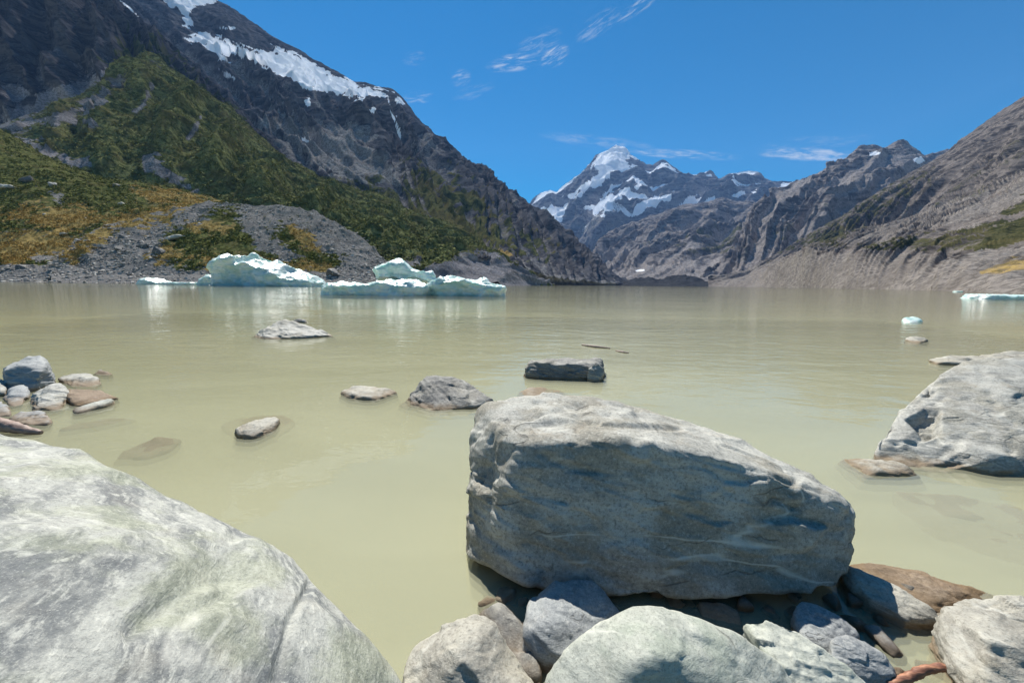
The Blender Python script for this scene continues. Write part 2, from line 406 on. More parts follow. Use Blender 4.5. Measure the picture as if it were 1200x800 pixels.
# --- valley side at the right with its moraine scarp along the lake
sheet('valley_side', [
    [(800, 333, 2100), (845, 326, 2100), (880, 313, 2150), (910, 297, 2200), (944, 277, 2250), (970, 262, 2300), (995, 247, 2350), (1029, 224, 2400), (1055, 210, 2400), (1079, 196, 2400), (1095, 187, 2400), (1110, 177, 2400), (1130, 161, 2350), (1145, 151, 2300), (1164, 137, 2250), (1180, 126, 2200), (1200, 112, 2150), (1260, 70, 2000), (1400, -20, 1800), (1700, -180, 1500)],
    [(800, 334, 1950), (880, 318, 1900), (944, 297, 1700), (995, 276, 1650), (1079, 250, 1500), (1130, 235, 1350), (1200, 205, 1200), (1400, 130, 950), (1700, 30, 700)],
    [(800, 334.4, 1850), (880, 322, 1700), (915, 303, 1350), (950, 290, 1150), (1000, 283, 1000), (1060, 276, 850), (1120, 265, 750), (1200, 252, 620), (1400, 230, 480), (1700, 200, 360)],
    [(800, 334.7, 1800), (880, 325, 1500), (915, 305, 1150), (945, 292, 950), (1000, 295, 720), (1060, 298, 560), (1120, 296, 450), (1160, 292, 400), (1200, 288, 360), (1400, 276, 280), (1700, 260, 220)],
    [(800, 335, 1800), (860, 335.7, 1450), (920, 336.4, 950), (980, 337.2, 640), (1040, 338.2, 430), (1100, 339.9, 290), (1130, 341.2, 225), (1160, 342.2, 190), (1200, 343.4, 165), (1400, 350, 120), (1700, 360, 95)]],
    lin((830, 1220, 520), (1220, 1600, 60)), (110, 60, 40, 90), m_right, back=(700, 700), gully=(105, 32), iso=(140, 15),
    amp=(.3, .9, .22, .22, .02), seed=21.2, skew=.9, chute=(0.15, 0.5, 0.3, 0.5, 0.5), rib=(0.2, 0.5, 0.3, 0, 0), spurs=[([(1110, 178), (1060, 225), (1000, 272)], 18, 50), ([(1150, 148), (1110, 200), (1060, 245)], 20, 55), ([(1185, 125), (1150, 185), (1110, 232)], 18, 50), ([(1240, 90), (1200, 165), (1160, 215)], 24, 50), ([(1060, 208), (1010, 250), (950, 285)], 14, 45)], masks=[
        ('s', None, 1, 1, .35),
        ('g', [(905, 298), (950, 270), (1029, 222), (1079, 205), (1060, 235), (1000, 275), (1010, 292), (960, 290)], 8, 20, .75),
        ('g', [(975, 287), (1040, 276), (1100, 272), (1160, 262), (1210, 250), (1500, 220), (1500, 275), (1210, 290), (1150, 293), (1080, 296), (1030, 292)], 5, 14, .95),
        ('s', [(985, 282), (1040, 262), (1120, 225), (1135, 232), (1085, 262), (1020, 286)], 4, 8, .95),
        ('s', [(1075, 268), (1130, 240), (1205, 205), (1500, 60), (1500, 200), (1205, 243), (1130, 262)], 5, 10, .9),
        ('s', [(840, 320), (880, 312), (945, 292), (1030, 297), (1120, 299), (1200, 292), (1700, 270), (1700, 380), (840, 345)], 4, 7, .97),
        ('y', [(1150, 318), (1180, 306), (1205, 303), (1500, 290), (1500, 300), (1205, 318), (1175, 322)], 3, 5, .54),
        ('g', [(1172, 250), (1205, 228), (1205, 250), (1180, 258)], 4, 6, .9)])

# --- mountain carrying the hanging glacier
sheet('glacier_mountain', [
    [(-50, -150, 3190), (100, -90, 3190), (180, -45, 3190), (232, -12, 3190), (255, 0, 3190), (275, 12, 3190), (300, 29, 3190), (320, 42, 3190), (345, 55, 3190), (380, 76, 3190), (400, 86, 3190), (415, 95, 3190), (440, 101, 3190), (460, 106, 3190), (470, 113, 3168), (480, 126, 3135), (495, 144, 3080), (510, 157, 3058), (530, 172, 3025), (548, 186, 2992), (560, 193, 2970), (590, 216, 2678), (620, 238, 2575), (645, 258, 2472), (660, 270, 2420), (680, 286, 2317), (700, 301, 2214), (720, 318, 2142), (740, 331, 2080), (770, 334, 2060)],
    [(-50, 0, 2300), (150, 40, 2092), (220, 66, 2046), (300, 105, 1999), (350, 125, 1953), (400, 140, 1953), (450, 150, 1906), (500, 190, 2050), (560, 225, 2050), (620, 262, 2000), (680, 300, 1980), (735, 331, 1990), (770, 334, 1990)],
    [(-50, 150, 1300), (200, 170, 1300), (300, 195, 1200), (400, 225, 1100), (450, 238, 1050), (500, 252, 1050), (560, 272, 1100), (620, 298, 1300), (680, 318, 1650), (735, 332, 1960), (770, 334, 1980)],
    [(-50, 280, 500), (400, 290, 480), (480, 302, 430), (540, 300, 560), (580, 302, 640), (610, 310, 820), (640, 322, 1050), (690, 331, 1500), (735, 333, 1930), (770, 334.6, 1980)],
    [(-50, 328, 300), (400, 332, 300), (480, 332.6, 330), (540, 332.6, 480), (600, 333.0, 850), (650, 333.6, 1250), (700, 334.1, 1650), (735, 334.4, 1930), (770, 334.8, 1980)]],
    lin((80, 250, 90), (250, 735, 560), (735, 765, 16)), (100, 90, 70, 36), m_glac, back=(900, 900), gully=(150, 52), iso=(190, 44),
    amp=(.25, 1, .4, .10, .0), seed=5.9, skew=-.5, chute=(0.0, 0.55, 0.5, 0.5, 0.5), spurs=[([(270, 68), (310, 105), (345, 140)], 20, 110), ([(330, 95), (365, 120), (385, 150)], 20, 110), ([(400, 118), (425, 145), (440, 165)], 22, 110), ([(445, 120), (470, 155), (495, 185)], 18, 90), ([(475, 122), (530, 200), (600, 275)], 20, 90), ([(548, 188), (600, 245), (650, 300)], 18, 80), ([(610, 232), (660, 285), (690, 320)], 14, 60), ([(235, 5), (262, 30), (300, 55)], 16, 90)], masks=[
        ('g', [(390, 205), (430, 200), (470, 195), (505, 190), (540, 220), (600, 262), (612, 300), (560, 305), (470, 305), (300, 300)], 10, 22, .9),
        ('s', [(330, 130), (365, 148), (395, 150), (425, 165), (470, 200), (510, 236), (480, 236), (430, 222), (400, 212), (360, 180), (300, 140)], 5, 12, 1),
        ('g', [(470, 205), (500, 212), (520, 250), (540, 268), (480, 262), (450, 235), (400, 215)], 8, 14, .6),
        ('s', [(470, 310), (500, 300), (545, 298), (580, 302), (612, 312), (660, 326), (740, 333), (740, 345), (380, 345)], 3, 4, 1),
        ('y', [(572, 296), (590, 290), (605, 300), (585, 302)], 3, 4, .9),
        ('s', [(484, 168), (500, 158), (520, 170), (515, 182), (495, 180)], 4, 8, .8),
        ('g', [(600, 255), (650, 290), (640, 315), (605, 300)], 8, 15, .6),
        # ice
        ('snow', [(190, 0), (196, -8), (258, -6), (253, 3), (226, 8), (220, 22), (226, 30), (218, 30), (212, 12)], 1.5, 3, 1),
        ('snow', [(212, 46), (234, 40), (262, 44), (292, 58), (322, 62), (318, 53), (348, 62), (378, 82), (400, 92), (420, 100), (443, 103), (460, 110), (452, 114), (432, 112), (425, 118), (405, 112), (380, 108), (350, 98), (330, 88), (300, 72), (280, 66), (262, 62), (268, 74), (252, 66), (236, 52)], 2, 3.5, 1),
        ('snow', [(316, 80), (330, 86), (338, 90), (328, 88)], 1, 2, .9),
        ('snow', [(256, 80), (266, 84), (276, 92), (262, 90)], 1, 2, 1),
        ('snow', [(355, 118), (362, 115), (364, 124), (358, 125)], 1, 2, 1),
        ('snow', [(425, 126), (434, 130), (441, 125), (437, 133), (429, 133)], 1, 2, 1),
        ('snow', [(461, 115), (468, 112), (474, 122), (464, 123)], 1, 1, 1),
        ('snow', [(453, 114), (455.5, 112), (459, 128), (466, 144), (471, 162), (469, 165), (463, 148), (456, 130)], .9, 1, 1),
        ('snow', [(258, 30), (266, 31), (275, 33), (266, 35), (258, 33)], 1, 1.5, 1),
        ('snow', [(352, 160), (364, 165), (362, 168), (354, 164)], .8, 1, .9)])

# --- dark wall at the upper left
sheet('mountain_wall', [
    [(-700, -500, 1500), (-300, -330, 1700), (0, -140, 1800), (60, -75, 1850), (100, -42, 1850), (122, -18, 1850), (140, -2, 1850), (160, 17, 1800), (185, 40, 1750), (205, 58, 1700), (230, 82, 1650), (255, 104, 1600), (290, 138, 1500), (330, 180, 1400), (365, 205, 1350), (420, 250, 1300)],
    [(-700, -150, 1150), (-300, -60, 1250), (0, 40, 1400), (100, 40, 1450), (150, 50, 1450), (200, 85, 1400), (260, 130, 1350), (330, 195, 1250), (420, 262, 1200)],
    [(-700, 130, 850), (-300, 130, 950), (0, 125, 1100), (60, 110, 1150), (110, 92, 1200), (160, 78, 1220), (200, 100, 1200), (260, 150, 1150), (330, 205, 1100), (420, 270, 1100)],
    [(-700, 190, 700), (0, 160, 900), (100, 130, 950), (200, 150, 950), (330, 220, 950), (420, 290, 950)]],
    lin((-500, -20, 70), (-20, 400, 440)), (110, 70, 30), m_left, back=(500, 500), gully=(120, 48), iso=(140, 36),
    amp=(.32, 1, .5, .2), seed=31.4, skew=-.3, chute=(0.0, 0.25, 0.4, 0.3), rib=(0.1, 0.35, 0.3, 0.3), spurs=[([(140, 0), (128, 45), (112, 88)], 22, 80), ([(90, -50), (85, 30), (60, 95)], 26, 90), ([(30, -100), (30, 20), (10, 100)], 28, 90), ([(185, 42), (165, 65), (158, 76)], 14, 50), ([(-40, -150), (-30, 0), (-40, 110)], 30, 90), ([(230, 84), (225, 120), (240, 160)], 16, 60)], masks=[
        ('g', [(150, 40), (190, 55), (240, 100), (330, 185), (300, 210), (200, 130), (140, 75), (120, 60)], 10, 18, .75),
        ('g', [(-100, 80), (60, 60), (110, 75), (60, 100), (0, 118), (-100, 140)], 12, 25, .35),
        ('s', [(-200, 150), (0, 132), (60, 112), (110, 92), (150, 74), (156, 80), (120, 108), (60, 130), (0, 150), (-200, 180)], 4, 8, 1),
        ('s', [(-50, 128), (8, 108), (30, 104), (50, 112), (10, 124)], 3, 8, .7),
        ('snow', [(142, 0), (150, 4), (160, 16), (166, 22), (158, 18), (146, 8)], 1, 1, 1)])

# --- green spur below it and the scrub apron running to the lake
sheet('spur', [
    [(-500, 240, 700), (-200, 200, 820), (-60, 165, 900), (0, 144, 950), (40, 130, 980), (90, 112, 1010), (130, 92, 1040), (150, 74, 1060), (162, 64, 1070), (172, 61, 1070), (185, 66, 1060), (200, 78, 1050), (240, 103, 1020), (265, 122, 1000), (290, 143, 980), (330, 180, 950), (365, 200, 930), (398, 214, 910), (430, 224, 900), (470, 240, 880), (506, 254, 860), (540, 268, 830), (562, 282, 800), (580, 294, 780), (600, 306, 760), (624, 323, 740), (646, 340, 730)],
    [(-500, 262, 560), (-60, 190, 700), (0, 165, 740), (60, 155, 770), (120, 135, 790), (170, 100, 830), (200, 112, 830), (260, 155, 800), (330, 205, 760), (400, 235, 720), (470, 262, 680), (540, 287, 640), (600, 313, 620), (624, 328, 620), (646, 342, 620)],
    [(-500, 275, 450), (-60, 210, 520), (0, 190, 540), (60, 190, 560), (120, 190, 570), (200, 190, 580), (300, 215, 560), (400, 252, 520), (470, 280, 490), (540, 304, 470), (600, 322, 480), (624, 333, 490), (646, 344, 500)],
    [(-500, 320, 320), (0, 260, 400), (200, 260, 420), (400, 290, 400), (470, 316, 370), (540, 330, 360), (600, 334, 390), (646, 348, 400)]],
    lin((-500, -20, 70), (-20, 646, 560)), (90, 80, 50), m_spur, back=(160, 90), gully=(70, 20), iso=(60, 11),
    amp=(.3, .8, .5, .25), seed=43.7, skew=.5, chute=(0.3, 0.3, 0.1, 0), spurs=[([(172, 62), (140, 110), (120, 165), (120, 195)], 26, 34), ([(235, 102), (200, 150), (180, 185)], 22, 34), ([(290, 145), (245, 195), (225, 215)], 22, 30), ([(340, 188), (300, 215), (285, 232)], 20, 22), ([(400, 216), (370, 235), (350, 246)], 16, 16), ([(470, 242), (440, 262), (420, 280)], 16, 14), ([(90, 112), (70, 150), (60, 180)], 16, 24)], masks=[
        ('g', None, 1, 1, .95),
        ('s', [(-200, 175), (0, 144), (30, 138), (70, 132), (100, 118), (140, 90), (146, 94), (118, 125), (84, 142), (40, 148), (0, 152), (-200, 190)], 3, 6, .9),
        ('s', [(10, 150), (36, 162), (70, 180), (104, 192), (92, 196), (50, 184), (20, 168)], 3, 7, .9),
        ('s', [(80, 142), (110, 138), (112, 146), (88, 150)], 3, 6, .7),
        ('s', [(215, 165), (226, 150), (236, 132), (238, 136), (228, 158), (222, 166)], 1.5, 2, .8),
        ('s', [(155, 130), (168, 118), (178, 96), (181, 98), (172, 122), (160, 134)], 1.5, 2, .6),
        ('s', [(165, 185), (180, 178), (200, 200), (228, 222), (212, 224), (190, 206), (172, 200)], 3, 6, .8),
        ('s', [(560, 292), (580, 296), (606, 310), (660, 330), (600, 345), (470, 345), (500, 312)], 3, 5, 1),
        ('y', [(120, 100), (150, 84), (175, 72), (190, 80), (160, 104), (130, 116)], 5, 8, .35)])

# --- near hill: gold tussock, green scrub, stony shore
sheet('hillside', [
    [(-900, 120, 420), (-300, 130, 420), (-60, 140, 430), (0, 153, 430), (30, 168, 430), (60, 184, 430), (90, 197, 425), (120, 206, 420), (160, 212, 410), (215, 222, 400), (250, 231, 390), (290, 244, 380), (340, 262, 360), (380, 290, 340), (420, 315, 320)],
    [(-900, 190, 330), (-300, 190, 330), (0, 200, 340), (60, 205, 345), (120, 218, 345), (215, 232, 345), (290, 255, 330), (380, 296, 310), (420, 320, 300)],
    [(-900, 240, 270), (0, 243, 280), (60, 240, 285), (130, 243, 285), (215, 245, 290), (290, 266, 280), (380, 302, 270), (420, 323, 260)],
    [(-900, 300, 200), (0, 296, 215), (60, 297, 215), (130, 300, 215), (240, 308, 215), (420, 326, 210)],
    [(-900, 316, 180), (0, 311, 196), (130, 312, 198), (240, 318, 198), (420, 328, 190)],
    [(-900, 325, 150), (0, 329.6, 178), (130, 330.6, 178), (240, 332, 174), (420, 333, 165)],
    [(-900, 328, 135), (0, 331, 160), (420, 335, 145)]],
    lin((-600, -20, 60), (-20, 420, 460)), (40, 40, 60, 24, 30, 8), m_near, back=(60, 20), gully=(30, 2.0), iso=(18, 2.2),
    amp=(.8, 1, 1, .7, .35, .1, 0), seed=52.3, skew=.3, masks=[
        ('g', None, 1, 1, 1.0),
        ('y', [(-900, 250), (0, 248), (40, 240), (90, 243), (140, 250), (200, 240), (215, 226), (262, 236), (240, 240), (205, 252), (160, 266), (110, 280), (150, 305), (130, 312), (-900, 312)], 4, 12, .9),
        ('y', [(150, 218), (200, 220), (256, 234), (215, 240), (170, 238)], 4, 7, .8),
        ('g', [(0, 258), (40, 262), (55, 270), (20, 276), (-20, 270)], 4, 8, .8),
        ('g', [(80, 275), (110, 262), (130, 268), (100, 285)], 4, 7, .8),
        ('s', [(30, 300), (80, 296), (86, 304), (40, 308)], 2, 4, .9),
        ('s', [(55, 222), (75, 228), (72, 240), (64, 236)], 2, 4, .8),
        ('s', [(-900, 312), (0, 311), (120, 310), (260, 312), (430, 315), (430, 345), (-900, 345)], 2, 3, 1)])

# --- gravel moraine ridge
sheet('moraine', [
    [(60, 302, 205), (92, 280, 215), (110, 268, 225), (140, 258, 240), (170, 254, 250), (200, 245, 258), (230, 237, 262), (255, 235, 264), (290, 238, 262), (320, 240, 260), (350, 243, 256), (375, 250, 250), (400, 263, 243), (425, 280, 235), (445, 296, 228), (465, 311, 220), (485, 324, 212), (520, 332, 205)],
    [(60, 306, 195), (92, 292, 200), (150, 278, 215), (200, 268, 225), (255, 262, 228), (320, 268, 225), (400, 288, 212), (445, 308, 205), (485, 327, 198), (520, 333, 195)],
    [(60, 312, 188), (150, 303, 192), (255, 300, 192), (320, 303, 192), (400, 314, 188), (445, 322, 186), (485, 330, 184), (520, 333.4, 184)],
    [(60, 322, 176), (150, 322, 178), (255, 322, 178), (400, 327, 175), (520, 334, 175)],
    [(60, 334, 160), (520, 337, 160)]],
    lin((60, 520, 480)), (50, 60, 36, 16), m_near, back=(40, 14), gully=(18, 1.6), iso=(11, 1.5),
    amp=(.8, 1, .8, .25, 0), seed=61.9, skew=.2, masks=[
        ('s', None, 1, 1, 1),
        ('g', [(190, 290), (200, 268), (235, 262), (250, 245), (275, 246), (285, 262), (320, 272), (335, 262), (362, 268), (372, 290), (400, 305), (390, 318), (300, 318), (230, 318), (180, 310)], 3, 8, 1),
        ('y', [(218, 262), (240, 258), (275, 265), (265, 272), (230, 272)], 3, 6, .9),
        ('y', [(230, 300), (300, 300), (380, 308), (395, 318), (330, 322), (240, 318)], 3, 8, .9),
        ('y', [(335, 262), (362, 268), (380, 296), (360, 296), (342, 280)], 3, 5, .7),
        ('y', [(60, 300), (92, 282), (110, 268), (140, 258), (175, 252), (215, 242), (200, 262), (165, 268), (140, 272), (110, 290), (90, 306)], 4, 9, .8),
        ('y', [(170, 300), (200, 285), (230, 300), (190, 314)], 4, 9, .7),
        ('s', [(285, 262), (310, 270), (330, 288), (356, 300), (330, 305), (300, 290)], 3, 5, 1),
        ('s', [(60, 316), (250, 320), (430, 322), (520, 330), (520, 345), (60, 345)], 2, 3, 1)])

# --- low debris mound at the head of the lake
sheet('debris_mound', [
    [(690, 333, 2000), (735, 329, 2000), (745, 325, 2000), (760, 324, 2000), (772, 327, 2000), (785, 323, 2000), (800, 322, 2000), (815, 324, 2000), (828, 330, 2000), (850, 334, 2000), (880, 336, 2000)],
    [(690, 334.6, 1800), (760, 335, 1800), (880, 336.4, 1800)]],
    lin((700, 870, 170)), (30,), terrain_mat('dark_debris', 12, (.03, .03, .032), (.06, .06, .062), (.06, .06, .06)), back=(150, 40), gully=(40, 8), iso=(50, 9), amp=(.5, .1), seed=77.0)

# ground sheet under everything
def plane_mesh(xs, ys, z):
    X, Y = np.meshgrid(xs, ys); V = np.stack([X.ravel(), Y.ravel(), np.full(X.size, z)], 1)
    nu = len(xs); i = np.arange((len(ys) - 1) * nu).reshape(len(ys) - 1, nu)[:, :-1].ravel()
    return V, np.stack([i, i + 1, i + nu + 1, i + nu], 1)

# ------------------------------------------------------------------ lake
SILT = (.505, .505, .355)
def silt_mat(name, col):
    m = bpy.data.materials.new(name); n = N(m)
    pos = n.n('ShaderNodeNewGeometry').outputs['Position']
    c = n.mix(n.noise(pos, .25, 4, .6), tuple(x * .93 for x in col), tuple(x * 1.07 for x in col))
    n.out(n.n('ShaderNodeBsdfDiffuse', i_Color=c).outputs[0])
    return m

def murk_mat(opac):
    m = bpy.data.materials.new('suspended_silt'); n = N(m)
    pos = n.n('ShaderNodeNewGeometry').outputs['Position']
    c = n.mix(n.noise(pos, .6, 4, .6), tuple(x * .95 for x in SILT), tuple(x * 1.05 for x in SILT))
    d = n.n('ShaderNodeBsdfDiffuse', i_Color=c); t = n.n('ShaderNodeBsdfTransparent')
    mx = n.n('ShaderNodeMixShader', i_0=opac); n.set(mx.inputs[1], t); n.set(mx.inputs[2], d)
    n.out(mx.outputs[0]); return m

def water_mat():
    m = bpy.data.materials.new('glacial_water'); n = N(m)
    pos = n.n('ShaderNodeNewGeometry').outputs['Position']
    cd = n.n('ShaderNodeCameraData')
    warp = n.noise(n.mapping(pos, (.35, .6, 1)), 1.0, 3, .5)
    calm = n.ramp(n.noise(n.mapping(pos, (.05, .12, 1)), 1.0, 3, .5), .35, .65)
    r1 = n.noise(n.mapping(pos, (1.5, 2.6, 1), (0, 0, R(8))), 1.0, 3, .5, .4)
    r2 = n.noise(n.mapping(pos, (6, 11, 1), (0, 0, R(-12))), 1.0, 3, .55, .3)
    r3 = n.noise(n.mapping(pos, (.45, .8, 1), (0, 0, R(20))), 1.0, 2, .5)
    h = n.math('ADD', n.math('MULTIPLY', r1, .019), n.math('MULTIPLY', r2, .0034))
    h = n.math('ADD', h, n.math('MULTIPLY', r3, .012))
    h = n.math('MULTIPLY', h, n.math('ADD', .55, n.math('MULTIPLY', calm, .75)))
    # ripples flatten out in the sheltered water among the boulders
    sepx = n.n('ShaderNodeSeparateXYZ'); n.set(sepx.inputs[0], pos)
    shel = n.ramp(sepx.outputs[1], 2.0, 9.0)
    h = n.math('MULTIPLY', h, n.math('ADD', .20, n.math('MULTIPLY', shel, 1.0)))
    b = n.bump(h, 1.0, 1.0)
    c = n.mix(n.ramp(n.noise(n.mapping(pos, (.10, .35, 1), (0, 0, R(15))), 1.0, 6, .62, .8), .38, .62), tuple(x * .86 for x in SILT), tuple(x * 1.07 for x in SILT))
    d = n.n('ShaderNodeBsdfDiffuse', i_Color=c)
    tr = n.n('ShaderNodeBsdfTransparent', i_Color=(.93, .93, .88, 1))
    body = n.n('ShaderNodeMixShader', i_0=.26); n.set(body.inputs[1], tr.outputs[0]); n.set(body.inputs[2], d.outputs[0])
    gl = n.n('ShaderNodeBsdfGlossy', i_Roughness=.04, i_Normal=b)
    fr = n.n('ShaderNodeFresnel', i_IOR=1.333, i_Normal=b)
    mx = n.n('ShaderNodeMixShader'); n.set(mx.inputs[0], fr.outputs[0]); n.set(mx.inputs[1], body.outputs[0]); n.set(mx.inputs[2], gl.outputs[0])
    n.out(mx.outputs[0]); return m

V1, F1 = plane_mesh(np.array([-3500, -40, 40, 3500.]), np.array([-60, -10, 40, 2400.]), 0.0)
water = mesh_obj('water', V1, F1, water_mat(), smooth=False); tag(water, kind='structure')
for k, (z, o_) in enumerate(((-.02, .28), (-.05, .38), (-.09, .5), (-.15, .6))):
    V2, F2 = plane_mesh(np.array([-16., 16.]), np.array([-4., 18.]), z)
    mk = mesh_obj('silty_water', V2, F2, murk_mat(o_), smooth=False); tag(mk, kind='structure')
xs = np.concatenate([np.linspace(-10500, -30, 20), np.linspace(-24, 24, 120), np.linspace(30, 10500, 20)])
ys = np.concatenate([np.linspace(-2500, -8, 10), np.linspace(-6, 24, 90), np.linspace(30, 14000, 30)])
V3, F3 = plane_mesh(xs, ys, 0)
V3[:, 2] = -.34 + .05 * fbm(V3 * .9, 4) * (np.abs(V3[:, 0]) < 30) * (V3[:, 1] < 30) - 6 * sst(20, 60, V3[:, 1]) * 0
bed = mesh_obj('lake_bed', V3, F3, silt_mat('lake_silt', SILT)); tag(bed, kind='structure')

# ------------------------------------------------------------------ rock material
def rock_mat(name, base=(.40, .40, .385), dark=(.17, .175, .185), light=(.58, .58, .56), tint=(.36, .40, .34), rot=(0, 0, 0), s=1.0,
             bump=1.0, stain=.5, vein=.5, tintk=.4, wet=True, con=.55, fs=1.0, warpk=.55, fib=.45, folb=1.0, crack=.5, gr=.5):
    m = bpy.data.materials.new(name); n = N(m)
    pos = n.n('ShaderNodeTexCoord').outputs['Object']
    wpos = n.n('ShaderNodeNewGeometry').outputs['Position']
    st = n.mapping(pos, (1.6 / s * fs, 1.6 / s * fs, 9 / s * fs), rot)
    warp = n.n('ShaderNodeTexNoise'); n.set(warp.inputs[0], pos); warp.inputs['Scale'].default_value = 2.2 / s; warp.inputs['Detail'].default_value = 4
    wv = n.n('ShaderNodeVectorMath', operation='SCALE'); n.set(wv.inputs[0], warp.outputs[1]); wv.inputs['Scale'].default_value = warpk
    ad = n.n('ShaderNodeVectorMath', operation='ADD'); n.set(ad.inputs[0], st); n.set(ad.inputs[1], wv.outputs[0]); stv = ad.outputs[0]
    fol = n.noise(stv, 1.0, 6, .66, .2)
    folf = n.noise(stv, 4.5, 4, .7)
    blot = n.noise(pos, 1.7 / s, 5, .6)
    grain = n.noise(pos, 38 / s, 6, .8)
    speck = n.noise(pos, 130 / s, 2, .6)
    c = n.mix(n.ramp(fol, .40, .58), dark, base)
    c = n.mix(1 - con, c, base)
    c = n.mix(n.math('MULTIPLY', n.ramp(folf, .50, .66), fib), c, light)
    c = n.mix(n.math('MULTIPLY', n.ramp(blot, .45, .60), tintk), c, tint)
    c = n.mix(n.math('MULTIPLY', n.ramp(grain, .51, .62), gr), c, tuple(x * .6 for x in dark))
    c = n.mix(n.math('MULTIPLY', n.ramp(grain, .46, .36), gr * .8), c, light)
    c = n.mix(n.math('MULTIPLY', n.ramp(speck, .58, .75), .4), c, light)
    c = n.mix(n.math('MULTIPLY', n.ramp(speck, .42, .28), .35), c, dark)
    # thin pale quartz veins and dark hairline cracks
    vn = n.noise(n.mapping(pos, (.35 / s, .9 / s, 1.5 / s), (rot[0] + .9, rot[1] - .5, .4)), 1.0, 3, .45, .5)
    line = n.math('SUBTRACT', 1.0, n.math('MULTIPLY', n.math('ABSOLUTE', n.math('SUBTRACT', vn, .5)), 70.0), clamp=True)
    c = n.mix(n.math('MULTIPLY', n.math('MULTIPLY', line, vein), n.ramp(n.noise(pos, 1.3 / s, 4, .6), .45, .6)), c, (.62, .61, .57))
    vo = n.n('ShaderNodeTexVoronoi', feature='DISTANCE_TO_EDGE'); n.set(vo.inputs['Vector'], n.mapping(stv, (.55, .9, .30), (0, 0, .5))); vo.inputs['Scale'].default_value = 1.0
    crk = n.ramp(n.math('ADD', vo.outputs[0], n.math('MULTIPLY', n.math('SUBTRACT', grain, .5), .03)), .012, .002)
    crk = n.math('MULTIPLY', n.math('MULTIPLY', crk, n.ramp(n.noise(pos, 1.9 / s, 3), .52, .62)), crack * 1.6)
    c = n.mix(n.math('MULTIPLY', crk, crack), c, (.06, .055, .05))
    # brown stain, mostly where the lake level has stood
    sp = n.n('ShaderNodeSeparateXYZ'); n.set(sp.inputs[0], wpos)
    stf = n.math('MULTIPLY', n.ramp(n.noise(pos, 2.4 / s, 6, .65), .55, .72), .45 * stain)
    c = n.mix(stf, c, (.28, .20, .12))
    if wet:
        wl = n.math('ADD', sp.outputs[2], n.math('MULTIPLY', n.math('SUBTRACT', n.noise(pos, 9 / s, 4), .5), .05))
        c = n.mix(n.math('MULTIPLY', n.ramp(wl, .055, .012), .75), c, (.16, .105, .055))
    c = n.mix(1.0, c, (1.0, .995, .93), 'MULTIPLY')
    h = n.math('ADD', n.math('MULTIPLY', fol, .022 * s * folb), n.math('MULTIPLY', folf, .013 * s * folb))
    h = n.math('ADD', h, n.math('MULTIPLY', grain, .011 * s))
    h = n.math('ADD', h, n.math('MULTIPLY', speck, .0016 * s))
    h = n.math('SUBTRACT', h, n.math('MULTIPLY', crk, .012 * s))
    b = n.bump(h, 1.0 * bump, .85)
    pb = n.n('ShaderNodeBsdfPrincipled'); n.set(pb.inputs['Base Color'], c); n.set(pb.inputs['Normal'], b)
    rough = n.math('ADD', .55, n.math('MULTIPLY', grain, .3)); n.set(pb.inputs['Roughness'], rough)
    pb.inputs['Specular IOR Level'].default_value = .2
    n.out(pb.outputs[0])
    return m

_ico = {}
def ico(k):
    if k not in _ico:
        bm = bmesh.new(); bmesh.ops.create_icosphere(bm, subdivisions=k, radius=1)
        bm.verts.ensure_lookup_table()
        V = np.array([v.co[:] for v in bm.verts]); V /= np.linalg.norm(V, axis=1)[:, None]
        Fc = np.array([[v.index for v in f.verts] for f in bm.faces]); bm.free(); _ico[k] = (V, Fc)
    return _ico[k]

def hull_planes(pts):
    bm = bmesh.new()
    for p in pts: bm.verts.new(p)
    bmesh.ops.convex_hull(bm, input=bm.verts)
    bm.normal_update()
    pl = []
    c = np.mean([v.co[:] for v in bm.verts if v.link_faces], axis=0)
    for f in sorted(bm.faces, key=lambda f: -f.calc_area()):
        nr = np.array(f.normal[:]); d = float(nr @ np.array(f.verts[0].co[:]) - nr @ c)
        if d < 0: nr, d = -nr, -d
        if any(nr @ q[0] > .996 for q in pl): continue
        pl.append((nr, max(d, 1e-3)))
    bm.free()
    return c, np.array([q[0] for q in pl]), np.array([q[1] for q in pl])

def vnormals(V, Fc):
    fn = np.cross(V[Fc[:, 1]] - V[Fc[:, 0]], V[Fc[:, 2]] - V[Fc[:, 0]])
    nn = np.zeros_like(V)
    for k in range(3): np.add.at(nn, Fc[:, k], fn)
    return nn / (np.linalg.norm(nn, axis=1)[:, None] + 1e-12)

